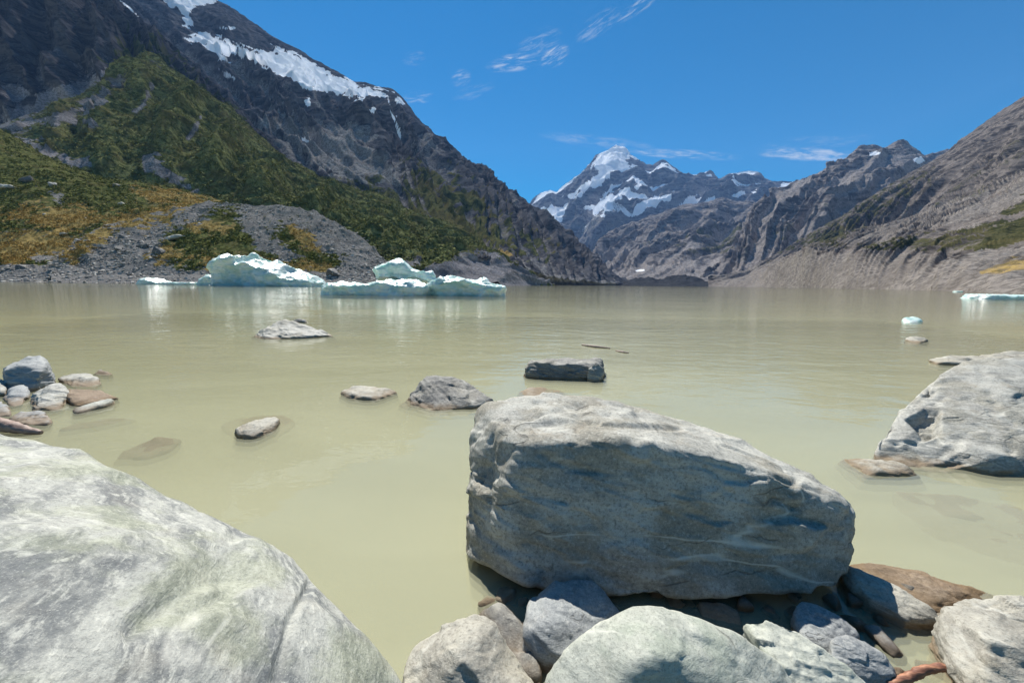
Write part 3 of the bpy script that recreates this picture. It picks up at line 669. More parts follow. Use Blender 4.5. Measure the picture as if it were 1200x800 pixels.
def rock_shape(pts, level=5, p=16, bed=(0.2, .1, 1), rough=1.0, seed=0.0, layer=1.0, chip=1.0, dents=(), grit=1.0, facets=0, grow=1.02, fcut=(.80, .97), fract=1.0):
    pts = np.asarray(pts, float)
    c, Nn, D = hull_planes(pts)
    S = (pts.max(0) - pts.min(0)) / 2; S = np.maximum(S, S.max() * .22)
    if facets:
        fr = np.random.default_rng(int(seed * 10) % 9973)
        nf = fr.normal(size=(facets, 3)) / S; nf /= np.linalg.norm(nf, axis=1)[:, None]
        sup = ((pts - c) @ nf.T).max(0) * fr.uniform(*fcut, facets)
        Nn = np.vstack([Nn, nf]); D = np.concatenate([D, sup])
    U, Fc = ico(level)
    d = U * S
    a = np.zeros(len(U)); top = np.zeros(len(U))
    for nr, h in zip(Nn, D):
        q_ = np.maximum(d @ nr / h, 0); top = np.maximum(top, q_); a += (q_ / S.max()) ** p if False else q_ ** p
    edge = 1 - top ** p / a
    edge = sst(.0, .55, edge)
    V = d / (a ** (1 / p))[:, None] * grow
    size = float(np.cbrt(np.prod(S))) * 2
    nn = vnormals(V, Fc)
    if (nn * V).sum() < 0: nn = -nn
    b = np.array(bed, float); b /= np.linalg.norm(b)
    Q = V / size
    low = fbm(Q * 1.7 + seed, 3)
    # ledges of the split layers
    hh = (Q @ b) * 7 + 1.3 * fbm(Q * 1.3 + seed + 4, 4)
    saw = hh - np.floor(hh); led = np.where(saw < .82, saw / .82, (1 - saw) / .18) - .5
    par = Q - np.outer(Q @ b, b) * .0
    st = Q + np.outer(Q @ b, b) * 4.0
    fine = ridged(st * 3.2 + seed, 6, .55)
    cell = ridged(Q * 2.4 + seed * 1.3, 3, .5)
    disp = size * (.030 * rough * low + .012 * layer * led * (1 - .6 * np.abs(nn @ b)) + .014 * rough * grit * fine - .007 * chip * np.clip(cell - .15, 0, 1))
    chipn = ridged(Q * 4.5 + seed * .7, 4, .55)
    disp -= size * .010 * chip * edge * np.clip(chipn + .35, 0, 1.2)
    if fract and level >= 4:
        ns_ = {4: 16, 5: 36, 6: 75, 7: 170}[level]
        fr2 = np.random.default_rng(int(seed * 100) % 99991)
        X = Q + np.outer(Q @ b, b) * 1.2 + .035 * np.stack([fbm(Q * 6 + seed + 11 * k_, 4) for k_ in range(3)], 1)
        sd_ = X[fr2.choice(len(X), ns_, replace=False)]
        best = np.full(len(X), 1e9); bi = np.zeros(len(X), int); sec = best.copy(); si = bi.copy()
        for k_ in range(ns_):
            dd = ((X - sd_[k_]) ** 2).sum(1)
            m_ = dd < best; m2 = ~m_ & (dd < sec)
            sec[m_] = best[m_]; si[m_] = bi[m_]; best[m_] = dd[m_]; bi[m_] = k_
            sec[m2] = dd[m2]; si[m2] = k_
        off = fr2.uniform(-1, 1, ns_); tl = fr2.normal(size=(ns_, 3))
        f1 = .0075 * off[bi] + .055 * ((X - sd_[bi]) * tl[bi]).sum(1)
        f2 = .0075 * off[si] + .055 * ((X - sd_[si]) * tl[si]).sum(1)
        bl = .5 + .5 * sst(0, .022 if level >= 6 else .04, np.sqrt(sec) - np.sqrt(best))
        fd = f1 * bl + f2 * (1 - bl)
        disp += size * fract * np.clip(fd, -.03, .03)
    W = V + nn * disp[:, None] + c
    for (poly, depth, soft) in dents:
        x, y = proj(W); face = np.clip((nn * (CAM - W)).sum(1) / (np.linalg.norm(CAM - W, axis=1)), 0, 1) > .02
        wob = fbm(W * 3.1, 4) * soft * .6
        W = W - nn * (sst(-soft, soft, poly_sd(x, y, poly) + wob) * depth * face)[:, None]
    return W, Fc

def rock(name, pts, mat, label, cat='rock', group=None, base=None, **kw):
    W, Fc = rock_shape(pts, **kw)
    o = mesh_obj(name, W, Fc, mat)
    if (np.array(o.data.polygons[0].normal[:]) @ (W[Fc[0, 0]] - W.mean(0))) < 0: o.data.flip_normals()
    b = W.mean(0); b[2] = W[:, 2].min()
    recentre(o, b); tag(o, label, cat, group)
    return o

def drop(pts, z=-.2, k=1.04):
    """copies of points lowered to z, spread a little"""
    pts = np.asarray(pts, float); c = pts.mean(0)
    q = c + (pts - c) * k; q[:, 2] = z
    return q
def GS(*t): return np.array([G(a, b, z) for a, b, z in t])
def PS(*t): return np.array([P(a, b, y) for a, b, y in t])

grey = rock_mat('grey_schist', base=(.375, .37, .35), dark=(.115, .115, .112), light=(.53, .525, .50), tint=(.24, .225, .185), rot=(R(12), R(-20), 0), s=.55, tintk=.55)
massive = rock_mat('massive_grey_rock', base=(.41, .405, .38), dark=(.16, .16, .155), light=(.58, .575, .54), tint=(.215, .195, .155), rot=(R(35), R(-48), 0), s=.6, tintk=.65, gr=.6, con=.5, fs=.55, warpk=1.1, fib=.25, folb=.55, vein=.75, stain=.7)
pale = rock_mat('pale_banded_schist', base=(.35, .355, .34), dark=(.10, .11, .123), light=(.57, .57, .535), tint=(.29, .31, .22), rot=(R(25), R(35), R(10)), s=.6, bump=.8, stain=.2, tintk=.5, con=.8, fs=1.05, warpk=.5, fib=.55, gr=.35, crack=.0)
green_grey = rock_mat('greenish_schist', base=(.39, .40, .365), dark=(.20, .215, .20), light=(.53, .54, .49), tint=(.28, .315, .265), rot=(R(-15), R(30), 0), s=.4, bump=.6, stain=.12, tintk=.6)
blue_grey = rock_mat('speckled_bluegrey_rock', base=(.30, .31, .32), dark=(.13, .14, .16), light=(.50, .50, .49), tint=(.27, .29, .31), rot=(R(40), 0, 0), s=.3, bump=.9, stain=.2, vein=.2)
brown = rock_mat('brown_stained_rock', base=(.22, .165, .12), dark=(.10, .075, .055), light=(.36, .29, .22), tint=(.20, .13, .09), rot=(R(10), R(12), 0), s=.5, stain=.9, vein=.15)
warm = rock_mat('warm_grey_schist', base=(.36, .345, .31), dark=(.15, .14, .125), light=(.50, .485, .44), tint=(.29, .26, .20), rot=(R(30), R(-40), R(20)), s=.5, stain=.5)
darkr = rock_mat('dark_grey_schist', base=(.22, .215, .205), dark=(.085, .085, .09), light=(.40, .39, .37), tint=(.22, .20, .16), rot=(R(-20), R(30), 0), s=.7, stain=.6)

# --- the big boulder in the middle
ft = PS((604, 522, 1.80), (660, 514, 1.80), (730, 514, 1.78), (800, 532, 1.76), (850, 560, 1.73), (940, 572, 1.71), (990, 592, 1.72))
fb = PS((547, 655, 1.84), (585, 672, 1.70), (640, 690, 1.63), (760, 697, 1.585), (900, 697, 1.585), (972, 688, 1.63), (996, 645, 1.72))
bk = PS((559, 478, 2.36), (575, 467, 2.44), (605, 461, 2.52), (640, 462, 2.55), (700, 464, 2.55), (780, 486, 2.42), (845, 508, 2.30), (905, 542, 2.10), (962, 563, 1.98), (996, 592, 1.82))
bb = drop(bk, .02, .97); bb = bb[(bb[:, 1] > 1.9)]
big = np.vstack([ft, fb, bk, bb, P(553, 560, 2.05)[None], P(1001, 615, 1.76)[None]])
rock('boulder', big, massive, 'big grey block with a dark shaded front face resting on smaller stones', 'boulder',
     level=7, p=80, bed=(.25, .35, .9), rough=.6, grit=.5, layer=.6, chip=1.6, grow=1.035, facets=30, fract=.85, fcut=(.95, 1.0), seed=2.2,
     dents=[([(625, 497), (665, 492), (668, 502), (628, 506)], .02, 3), ([(655, 470), (690, 473), (688, 480), (660, 480)], .03, 3),
            ([(690, 494), (800, 500), (800, 504), (690, 498)], .02, 2), ([(905, 560), (935, 562), (930, 595), (905, 588)], .02, 4),
            ([(560, 540), (600, 525), (580, 600), (552, 640)], .025, 14)])

# --- pale slab at the lower left
tp = np.array([G(x, y, z) for x, y, z in ((-260, 505, .72), (-100, 503, .68), (0, 508, .64), (60, 514, .615), (105, 534, .58), (160, 560, .53), (210, 585, .48), (290, 622, .42), (350, 657, .355), (400, 714, .28), (440, 762, .22), (476, 802, .16), (498, 880, .07), (505, 980, -.02),
    (100, 640, .70), (-200, 640, .80), (200, 700, .60), (60, 800, .66), (300, 780, .42), (-200, 900, .68), (330, 950, .25))])
bt = drop(tp[:14], -.3, 1.0); bt[:, 0] -= .05
ex = np.array([(-2.9, .2, .3), (-2.4, -.2, .3), (-.5, .05, .2), (-2.6, 0, -.3), (-.45, -.1, -.3)])
rock('slab', np.vstack([tp, bt, ex]), pale, 'huge pale banded slab with a smooth rounded edge, lower left', 'boulder',
     level=7, p=30, grow=1.05, bed=(.5, .35, .75), rough=.4, layer=.5, chip=.2, fract=.28, seed=5.1, facets=8, fcut=(.97, 1.0),
     dents=[([(150, 735), (200, 690), (275, 625), (290, 640), (280, 672), (220, 705), (150, 742)], .03, 16), ([(205, 715), (300, 655), (303, 680), (270, 705), (215, 728)], .022, 10),
            ([(318, 800), (338, 720), (368, 670), (374, 672), (345, 725), (330, 800)], .016, 4)])

# --- big boulder at the right edge
rb = np.vstack([PS((1028, 522, 3.18), (1040, 500, 3.4), (1062, 478, 3.7), (1112, 432, 4.15), (1132, 421, 4.25), (1200, 417, 4.3), (1300, 412, 4.4), (1380, 440, 4.2),
                   (1034, 540, 3.06), (1085, 553, 2.93), (1150, 563, 2.82), (1200, 566, 2.78), (1320, 575, 2.75), (1085, 478, 3.55), (1130, 520, 3.05), (1190, 530, 2.9)),
                drop(PS((1030, 520, 3.2), (1132, 440, 4.4), (1400, 430, 4.5)), -.2), drop(PS((1034, 540, 3.1), (1150, 562, 2.86), (1330, 575, 2.85)), -.2, 1.0)])
rock('boulder', rb, grey, 'large light grey sloping boulder with a brown lower edge at the right', 'boulder', level=7, p=60, bed=(-.3, -.5, .8), rough=.6, grit=.7, layer=.9, chip=1.2, facets=20, fract=.6, fcut=(.92, 1.0), seed=9.4,
     dents=[([(1062, 492), (1085, 480), (1100, 482), (1100, 504), (1085, 508)], .09, 4), ([(1080, 456), (1096, 458), (1092, 466), (1080, 465)], .04, 3),
            ([(1050, 515), (1100, 510), (1150, 545), (1150, 562), (1080, 550), (1035, 535)], .05, 10)])
rock('slab', np.vstack([PS((1089, 420, 7.6), (1130, 416, 7.8), (1205, 412, 7.9), (1300, 412, 8), (1100, 425, 7.3), (1200, 425, 7.2), (1300, 426, 7.1)), drop(PS((1095, 421, 7.6), (1300, 413, 8), (1300, 426, 7.1), (1110, 425, 7.2)), -.2)]),
     warm, 'long flat low slab in the water behind the right-hand boulder', level=5, p=14, rough=.9, seed=1.4)
rock('slab', np.vstack([GS((988, 535, .015), (1010, 541, .03), (1050, 539, .05), (1066, 545, .05), (1074, 553, .02), (1020, 553, .03), (1005, 546, .02)), drop(GS((985, 535, 0), (1070, 540, 0), (1090, 560, 0), (1010, 560, 0)), -.15, 1.25)]),
     warm, 'small thin flat rock awash beside the sloping right-hand boulder', level=5, p=12, rough=1.0, seed=3.9)
rock('slab', np.vstack([GS((1040, 570, -.05), (1120, 578, -.04), (1260, 600, -.05), (1260, 670, -.07), (1130, 640, -.06), (1050, 600, -.07)), drop(GS((1040, 570, 0), (1280, 600, 0), (1260, 670, 0), (1050, 605, 0)), -.3)]),
     warm, 'broad sunken slab faintly visible under the water right of the middle boulder', level=5, p=10, rough=.8, seed=6.6)

# --- stones under and in front of the middle boulder
def stone(name, top, mat, label, zb=-.25, cat='stone', group=None, **kw):
    t = GS(*top)
    kw.setdefault('facets', 12); kw['p'] = kw.get('p', 14) * 2.2
    return rock(name, np.vstack([t, drop(t, zb, 1.0)]), mat, label, cat, group, **kw)
stone('stone', [(475, 778, .10), (486, 755, .12), (520, 725, .14), (558, 716, .16), (578, 722, .17), (602, 758, .16), (628, 800, .12), (640, 860, .05), (470, 880, .03), (474, 810, .08), (545, 760, .2)], warm,
      'cream grey stone with a fine crack beside the tip of the big pale slab', level=6, p=18, rough=.6, seed=12.1)
stone('stone', [(614, 742, .10), (619, 696, .13), (636, 682, .14), (668, 675, .14), (702, 682, .12), (738, 706, .09), (702, 752, .08), (660, 776, .06), (630, 768, .06), (650, 725, .15)], blue_grey,
      'speckled blue grey stone half shaded by the middle boulder above it', level=6, p=14, rough=.5, layer=.4, seed=15.3)
stone('stone', [(634, 800, .16), (642, 776, .20), (672, 748, .25), (706, 724, .28), (758, 700, .30), (806, 702, .28), (852, 720, .24), (905, 757, .18), (936, 802, .12), (950, 900, .02), (640, 900, .1), (770, 760, .32)], green_grey,
      'largest pale greenish stone with a smooth domed top at the bottom of the photo', level=6, p=12, rough=.35, layer=.3, chip=.5, fract=.45, seed=18.8)
stone('stone', [(872, 726, .16), (884, 722, .17), (925, 733, .17), (965, 760, .15), (1022, 802, .10), (1040, 860, .02), (940, 860, .05), (930, 795, .12), (900, 770, .14)], green_grey,
      'long greenish slab lying between the domed stone and the rounded speckled stone', level=6, p=20, rough=.5, seed=21.7)
stone('stone', [(929, 715, .08), (938, 701, .10), (955, 699, .11), (985, 712, .10), (1012, 735, .07), (985, 770, .05), (945, 755, .06)], blue_grey,
      'rounded speckled stone in the shadow right under the middle boulder', level=6, p=10, rough=.4, layer=.3, seed=24.0)
stone('stone', [(970, 752, .11), (980, 737, .13), (1000, 732, .14), (1030, 748, .12), (1054, 775, .08), (1048, 794, .05), (1010, 800, .05), (978, 785, .08)], blue_grey,
      'small sunlit rounded speckled stone next to the reddish branch', level=6, p=10, rough=.4, layer=.3, seed=27.5)
stone('stone', [(815, 703, .02), (840, 700, .03), (865, 712, .02), (872, 735, 0), (830, 735, 0)], blue_grey, 'dark stone wedged in the gap under the middle boulder', level=5, p=10, rough=.6, seed=30.2)
stone('stone', [(556, 716, .03), (572, 706, .06), (592, 702, .06), (618, 735, .05), (636, 800, .02), (604, 785, .03)], darkr, 'dark wet stone in the narrow gap left of the blue grey stone', level=5, p=10, rough=.7, seed=33.2)
rock('slab', np.vstack([GS((985, 658, .02), (1020, 655, .05), (1080, 672, .045), (1140, 685, .03), (1185, 697, -.01), (1170, 712, -.02), (1100, 718, .03), (1040, 700, .03)), drop(GS((980, 655, 0), (1190, 695, 0), (1180, 720, 0), (1030, 705, 0)), -.3)]),
     brown, 'reddish brown low slab just above the water right of the middle boulder', level=6, p=12, rough=.6, seed=36.1)
stone('stone', [(985, 655, .09), (1000, 668, .09), (1030, 682, .09), (1080, 700, .08), (1104, 712, .07), (1098, 728, .04), (1062, 724, .05), (1020, 700, .07), (992, 678, .07)], warm,
      'flat wedge of pale rock partly shaded, lying on the reddish brown slab', level=6, p=20, rough=.6, seed=39.9)
stone('stone', [(1100, 720, .14), (1112, 708, .15), (1150, 712, .16), (1200, 728, .15), (1300, 760, .12), (1300, 900, .02), (1150, 840, .06), (1138, 800, .08), (1110, 765, .1), (1160, 750, .18)], warm,
      'angular cream rock filling the lower right corner', level=6, p=24, rough=.7, seed=42.4)
stone('stone', [(1112, 706, .06), (1140, 695, .08), (1200, 697, .09), (1290, 705, .08), (1290, 745, .05), (1160, 725, .06)], warm,
      'flat pale rock right behind the angular cream rock in the corner', level=6, p=18, rough=.6, seed=45.8)
stone('stone', [(960, 730, -.10), (1050, 735, -.09), (1110, 770, -.10), (1100, 850, -.12), (1000, 830, -.13)], darkr, 'dark sunken stone on the bottom of the shaded pool', level=5, p=8, rough=.6, seed=48.3)

def PW(*t):
    """like PS, with all distances scaled so that the lowest point meets the water"""
    k = max(range(len(t)), key=lambda i: t[i][1])
    f = G(t[k][0], t[k][1], -.01)[1] / t[k][2]
    return np.array([P(a, b, y * f) for a, b, y in t])
# --- small stones packed in the gaps
pebbles = []
prn = np.random.default_rng(77)
for k in range(8):
    q = np.random.default_rng(300 + k).normal(size=(14, 3)); q /= np.linalg.norm(q, axis=1)[:, None]; q *= [1.2, 1, .7]
    W, Fc = rock_shape(q, level=4, p=26, seed=400. + k, rough=.8, facets=8)
    pebbles.append(mesh_obj('stone', W, Fc, (darkr, blue_grey, darkr, warm, blue_grey, brown, darkr, green_grey)[k]))
spots = []
while len(spots) < 95:
    px, py = prn.uniform(545, 1110), prn.uniform(692, 845)
    if px > 1000 and py > 705 and prn.random() < .8: continue
    g_ = G(px, py, 0.0); r_ = prn.uniform(.025, .075)
    if all((g_[0] - a_[0]) ** 2 + (g_[1] - a_[1]) ** 2 > (.75 * (r_ + a_[2])) ** 2 for a_ in spots): spots.append((g_[0], g_[1], r_))
for k, (x_, y_, r_) in enumerate(spots):
    o = pebbles[k] if k < 8 else pebbles[k % 8].copy()
    if k >= 8: COL.objects.link(o)
    o.name = 'stone'; o.location = (x_, y_, prn.uniform(-.035, .012)); o.scale = (r_, r_, r_); o.rotation_euler = (prn.uniform(-.3, .3), prn.uniform(-.3, .3), prn.uniform(0, 6.28))
    tag(o, 'small wet stone packed in the gaps between the big stones', 'stone', 'small stones packed between the big stones')

# --- rocks standing in the lake
def lake_rock(label, top, mat, zb=-.25, spread=1.15, **kw):
    t = np.asarray(top); kw.setdefault('facets', 10); kw['p'] = kw.get('p', 14) * 2; lift = kw.pop('lift', 0); t = t + [0, 0, lift]
    return rock('rock', np.vstack([t, drop(t, zb, spread)]), mat, label, 'rock', **kw)
lake_rock('pale topped sharp rock standing alone in the water below the left iceberg', PW((296, 395, 11.2), (312, 380, 11.6), (324, 375, 11.8), (340, 376, 11.8), (362, 384, 11.6), (393, 391, 11.4), (350, 394, 10.8), (310, 398, 10.6)), grey, level=6, p=24, rough=.7, seed=51.1, bed=(.3, .2, 1))
lake_rock('tiny dark rock peeping out behind the sharp pale topped rock', PW((338, 378, 12.6), (346, 373, 12.7), (358, 373, 12.7), (360, 378, 12.5)), darkr, level=4, p=10, seed=52.1)
lake_rock('dark pointed rock with veins left of the middle boulder', PW((464, 477, 4.55), (476, 466, 4.7), (497, 443, 4.85), (512, 435, 4.9), (526, 434, 4.9), (545, 446, 4.8), (579, 466, 4.55), (560, 474, 4.35), (505, 482, 4.25), (500, 462, 4.5)), darkr, level=6, p=14, rough=.8, grit=.6, seed=54.7, bed=(.6, .2, .7))
lake_rock('thin white rock barely above the water left of the dark pointed rock', PW((399, 462, 4.98), (420, 455, 5.2), (445, 456, 5.2), (466, 461, 5.05), (440, 470, 4.7), (412, 468, 4.75)), warm, level=5, p=10, rough=.9, lift=.05, seed=57.3)
lake_rock('square block of rock with a dark front behind the middle boulder', PW((619, 422, 5.75), (660, 419, 6.1), (704, 421, 6.1), (708, 430, 5.9), (620, 443, 5.6), (660, 446, 5.5), (690, 445, 5.5), (705, 441, 5.6), (620, 426, 5.62), (690, 427, 5.52)), darkr, level=6, p=26, rough=.9, seed=60.9)
lake_rock('narrow pale rock leaning on the right end of the square block', PW((686, 447, 5.35), (690, 430, 5.42), (704, 424, 5.5), (708, 436, 5.45), (700, 449, 5.3)), warm, level=5, p=14, rough=1.0, seed=63.2, spread=1.0)
lake_rock('rough tan rock showing behind the far left corner of the middle boulder', PW((607, 458, 3.35), (622, 451, 3.5), (645, 454, 3.5), (672, 462, 3.4), (690, 468, 3.3), (640, 470, 3.1), (612, 466, 3.15)), warm, level=5, p=12, rough=1.3, seed=66.6)
lake_rock('rounded white rock ringed by a brown underwater halo', GS((274, 502, .05), (290, 492, .07), (328, 488, .05), (322, 500, .04), (300, 511, .03), (284, 510, .04)), warm, level=6, p=10, rough=.8, seed=69.4, spread=1.0)
lake_rock('brown sunken base around the rounded white rock', GS((258, 498, -.05), (280, 486, -.03), (330, 484, -.03), (345, 494, -.05), (320, 512, -.04), (285, 518, -.05)), brown, level=5, p=8, rough=.6, seed=72.0, spread=1.2)
lake_rock('dark sunken rock just under the water above the pale slab', GS((132, 540, -.05), (150, 523, -.012), (185, 511, -.008), (212, 513, -.02), (200, 527, -.03), (165, 540, -.04)), darkr, level=5, p=8, rough=.5, seed=75.0, spread=1.2)
lake_rock('small pale rock with a dark end in the water left of the right-hand boulder', PW((1061, 397, 10.9), (1068, 393, 11.1), (1082, 394, 11.1), (1088, 398, 10.8), (1075, 403, 10.3)), warm, level=5, p=10, seed=81.0, zb=-.1)

# --- heap of rocks at the left edge
lake_rock('big dark block at the back of the left rock heap', PW((4, 430, 5.9), (20, 421, 6.1), (48, 416, 6.2), (60, 428, 6.1), (64, 447, 5.9), (40, 460, 5.5), (6, 452, 5.5), (8, 433, 5.6), (50, 424, 5.75)), blue_grey, level=6, p=18, rough=.6, seed=84.0, spread=1.0)
lake_rock('white topped broken rock behind the brown slab of the left heap', PW((68, 444, 5.6), (92, 434, 5.8), (108, 437, 5.8), (120, 446, 5.5), (112, 455, 5.2), (90, 456, 5.2)), grey, level=5, p=14, rough=1.2, seed=87.0, spread=1.0)
lake_rock('small dark pebble rock at the outer tip of the left heap', PW((110, 439, 5.7), (118, 432, 5.85), (132, 438, 5.7), (128, 441, 5.6)), darkr, level=4, p=10, seed=88.0)
lake_rock('white topped rock with a dark front in the middle of the left heap', PW((30, 470, 4.7), (45, 455, 4.95), (66, 443, 5.1), (80, 455, 4.95), (80, 476, 4.6), (62, 483, 4.4), (38, 480, 4.4)), grey, level=6, p=16, rough=.9, seed=90.0, spread=1.0)
lake_rock('reddish brown flat slab of the left heap running into the water', PW((77, 458, 4.95), (108, 457, 5.0), (137, 465, 4.85), (112, 473, 4.6), (84, 478, 4.5), (80, 470, 4.6)), brown, level=5, p=14, rough=.6, lift=.02, seed=93.0, spread=1.05)
lake_rock('thin white wet slab edging the reddish brown slab', PW((84, 481, 4.38), (110, 473, 4.6), (134, 470, 4.68), (128, 474, 4.55), (90, 487, 4.25)), pale, level=4, p=10, lift=.03, seed=96.0, spread=1.0)
lake_rock('smooth rounded grey stone at the left edge below the big dark block', PW((2, 465, 4.75), (14, 450, 4.95), (30, 448, 5.0), (34, 458, 4.85), (28, 474, 4.5), (12, 479, 4.4)), blue_grey, level=5, p=10, rough=.6, seed=99.0, spread=1.0)
lake_rock('dark stone cut by the left edge of the photo above the branch', PW((-20, 475, 4.5), (0, 469, 4.6), (10, 476, 4.5), (14, 486, 4.25), (-20, 490, 4.2)), blue_grey, level=5, p=12, rough=.6, seed=102.0, spread=1.0)
lake_rock('low knobbly stone just above the branch in the left heap', PW((10, 490, 4.1), (28, 480, 4.3), (48, 480, 4.3), (60, 489, 4.1), (56, 498, 3.95), (30, 499, 3.95)), blue_grey, level=5, p=12, rough=1.1, seed=105.0, spread=1.0)
lake_rock('pale block at the very left edge behind the heap', PW((-40, 445, 5.6), (-10, 437, 5.8), (6, 447, 5.6), (8, 460, 5.2), (-40, 465, 5.2)), grey, level=5, p=14, rough=.8, seed=108.0, spread=1.0)
lake_rock('sunken dark stone in the shallow water in front of the left heap', GS((62, 505, -.03), (90, 494, -.02), (140, 486, -.02), (160, 489, -.04), (110, 500, -.04)), darkr, level=5, p=8, rough=.5, seed=110.0, spread=1.1)

# --- wood
def tube(path, rad, mat, name, label, cat, seed=0, seg=14, bark=.25):
    path = np.asarray(path, float); n_ = 60
    tt = np.linspace(0, 1, len(path)); ts = np.linspace(0, 1, n_)
    C = np.stack([np.interp(ts, tt, path[:, k]) for k in range(3)], 1)
    for _ in range(8): C[1:-1] = (C[:-2] + 2 * C[1:-1] + C[2:]) / 4
    r = np.interp(ts, np.linspace(0, 1, len(rad)), rad)
    T = np.gradient(C, axis=0); T /= np.linalg.norm(T, axis=1)[:, None]
    a = np.cross(T, [0, 0, 1.0]); a /= np.linalg.norm(a, axis=1)[:, None] + 1e-9; b = np.cross(T, a)
    th = np.linspace(0, 2 * np.pi, seg, endpoint=False)
    V = C[:, None] + r[:, None, None] * (np.cos(th)[None, :, None] * a[:, None] + np.sin(th)[None, :, None] * b[:, None])
    V = V.reshape(-1, 3); cc = np.repeat(C, seg, 0)
    k = 1 + bark * fbm(V / np.mean(rad) * .6 + seed, 3)
    V = cc + (V - cc) * k[:, None]
    Fq = []
    for i in range(n_ - 1):
        for j in range(seg): Fq.append((i * seg + j, i * seg + (j + 1) % seg, (i + 1) * seg + (j + 1) % seg, (i + 1) * seg + j))
    V = np.vstack([V, C[:1], C[-1:]]); e = len(V)
    for j in range(seg):
        Fq.append((e - 2, (j + 1) % seg, j, j)); Fq.append((e - 1, (n_ - 1) * seg + j, (n_ - 1) * seg + (j + 1) % seg, (n_ - 1) * seg + (j + 1) % seg))
    me = bpy.data.meshes.new(name); me.from_pydata(V.tolist(), [], [tuple(dict.fromkeys(f)) for f in Fq]); me.update()
    me.polygons.foreach_set('use_smooth', [True] * len(me.polygons)); me.materials.append(mat)
    o = bpy.data.objects.new(name, me); COL.objects.link(o); recentre(o, C[0]); tag(o, label, cat); return o
def wood_mat(name, a, b):
    m = bpy.data.materials.new(name); n = N(m); pos = n.n('ShaderNodeTexCoord').outputs['Object']
    g = n.noise(n.mapping(pos, (12, 60, 60)), 1.0, 5, .65)
    pb = n.n('ShaderNodeBsdfPrincipled'); n.set(pb.inputs['Base Color'], n.mix(n.ramp(g, .3, .7), a, b)); pb.inputs['Roughness'].default_value = .6
    n.set(pb.inputs['Normal'], n.bump(g, .004)); n.out(pb.outputs[0]); return m
red_wood = wood_mat('reddish_wood', (.13, .05, .03), (.42, .20, .11))
grey_wood = wood_mat('weathered_wood', (.14, .09, .07), (.32, .23, .18))
tube(GS((1040, 802, .03), (1066, 793, .04), (1085, 784, .05), (1105, 781, .05), (1122, 787, .04)), (.013, .016, .014, .010), red_wood, 'branch', 'bent reddish stick lying in the pool by the corner rock', 'branch', 3)
tube(GS((-60, 492, .10), (0, 497, .07), (25, 503, .04), (48, 507, .01)), (.07, .06, .045, .02), grey_wood, 'branch', 'peeled brown driftwood branch between the left heap and the pale slab', 'driftwood', 5)
tube(GS((682, 404, .01), (697, 406, .015), (715, 408, .01)), (.02, .03, .015), grey_wood, 'twig', 'dark floating twig behind the square block, the longer one', 'twig', 7)
tube(GS((722, 411, .005), (730, 412.5, .012), (737, 413.5, .005)), (.015, .022, .012), grey_wood, 'twig', 'shorter dark twig floating right beside the longer twig', 'twig', 9)

# ------------------------------------------------------------------ ice
def ice_mat(name, tint=.5):
    m = bpy.data.materials.new(name); n = N(m)
    pos = n.n('ShaderNodeTexCoord').outputs['Object']
    a = n.noise(pos, .35, 6, .6, .5); b = n.noise(n.mapping(pos, (.5, .5, 2.2), (.3, .5, 0)), 1.0, 7, .65, .5); f = n.noise(pos, 4, 6, .7)
    c = n.mix(n.ramp(a, .42, .58), (.45, .575, .52), (.62, .675, .635))
    c = n.mix(n.math('MULTIPLY', n.ramp(b, .51, .60), .6), c, (.24, .42, .40))
    c = n.mix(n.math('MULTIPLY', n.ramp(f, .54, .66), .3), c, (.30, .36, .32))
    pb = n.n('ShaderNodeBsdfPrincipled'); n.set(pb.inputs['Base Color'], c); pb.inputs['Roughness'].default_value = .35
    pb.inputs['Subsurface Weight'].default_value = .35; pb.inputs['Subsurface Radius'].default_value = (.5, 1.0, .85); pb.inputs['Subsurface Scale'].default_value = .6
    sl_ = n.noise(n.mapping(pos, (.25, .4, 1.1), (.2, R(42), 0)), 1.0, 5, .6, .6)
    band = n.math('SUBTRACT', 1.0, n.math('MULTIPLY', n.math('ABSOLUTE', n.math('SUBTRACT', sl_, .5)), 26.0), clamp=True)
    c = n.mix(n.math('MULTIPLY', band, n.math('MULTIPLY', n.ramp(a, .42, .55), .75)), c, (.20, .24, .21))
    h = n.math('ADD', n.math('MULTIPLY', b, .5), n.math('MULTIPLY', f, .12))
    n.set(pb.inputs['Normal'], n.bump(h, .3, .55)); n.out(pb.outputs[0]); return m
ice = ice_mat('glacier_ice')

def remesh(V, faces, voxel, smooth):
    me = bpy.data.meshes.new('tmp'); me.from_pydata([tuple(v) for v in V], [], faces)
    bm = bmesh.new(); bm.from_mesh(me); bmesh.ops.triangulate(bm, faces=bm.faces[:]); bmesh.ops.recalc_face_normals(bm, faces=bm.faces[:]); bm.to_mesh(me); bm.free()
    o = bpy.data.objects.new('tmp', me); COL.objects.link(o)
    md = o.modifiers.new('r', 'REMESH'); md.mode = 'VOXEL'; md.voxel_size = voxel
    md = o.modifiers.new('s', 'SMOOTH'); md.iterations = smooth; md.factor = .5
    md = o.modifiers.new('t', 'TRIANGULATE')
    dg = bpy.context.evaluated_depsgraph_get(); e = o.evaluated_get(dg); m2 = e.to_mesh()
    n_ = len(m2.vertices); A = np.empty(n_ * 3, np.float32); m2.vertices.foreach_get('co', A)
    T = np.empty(len(m2.polygons) * 3, np.int32); m2.polygons.foreach_get('vertices', T)
    e.to_mesh_clear(); bpy.data.objects.remove(o); bpy.data.meshes.remove(me)
    return A.reshape(-1, 3).astype(float), T.reshape(-1, 3)

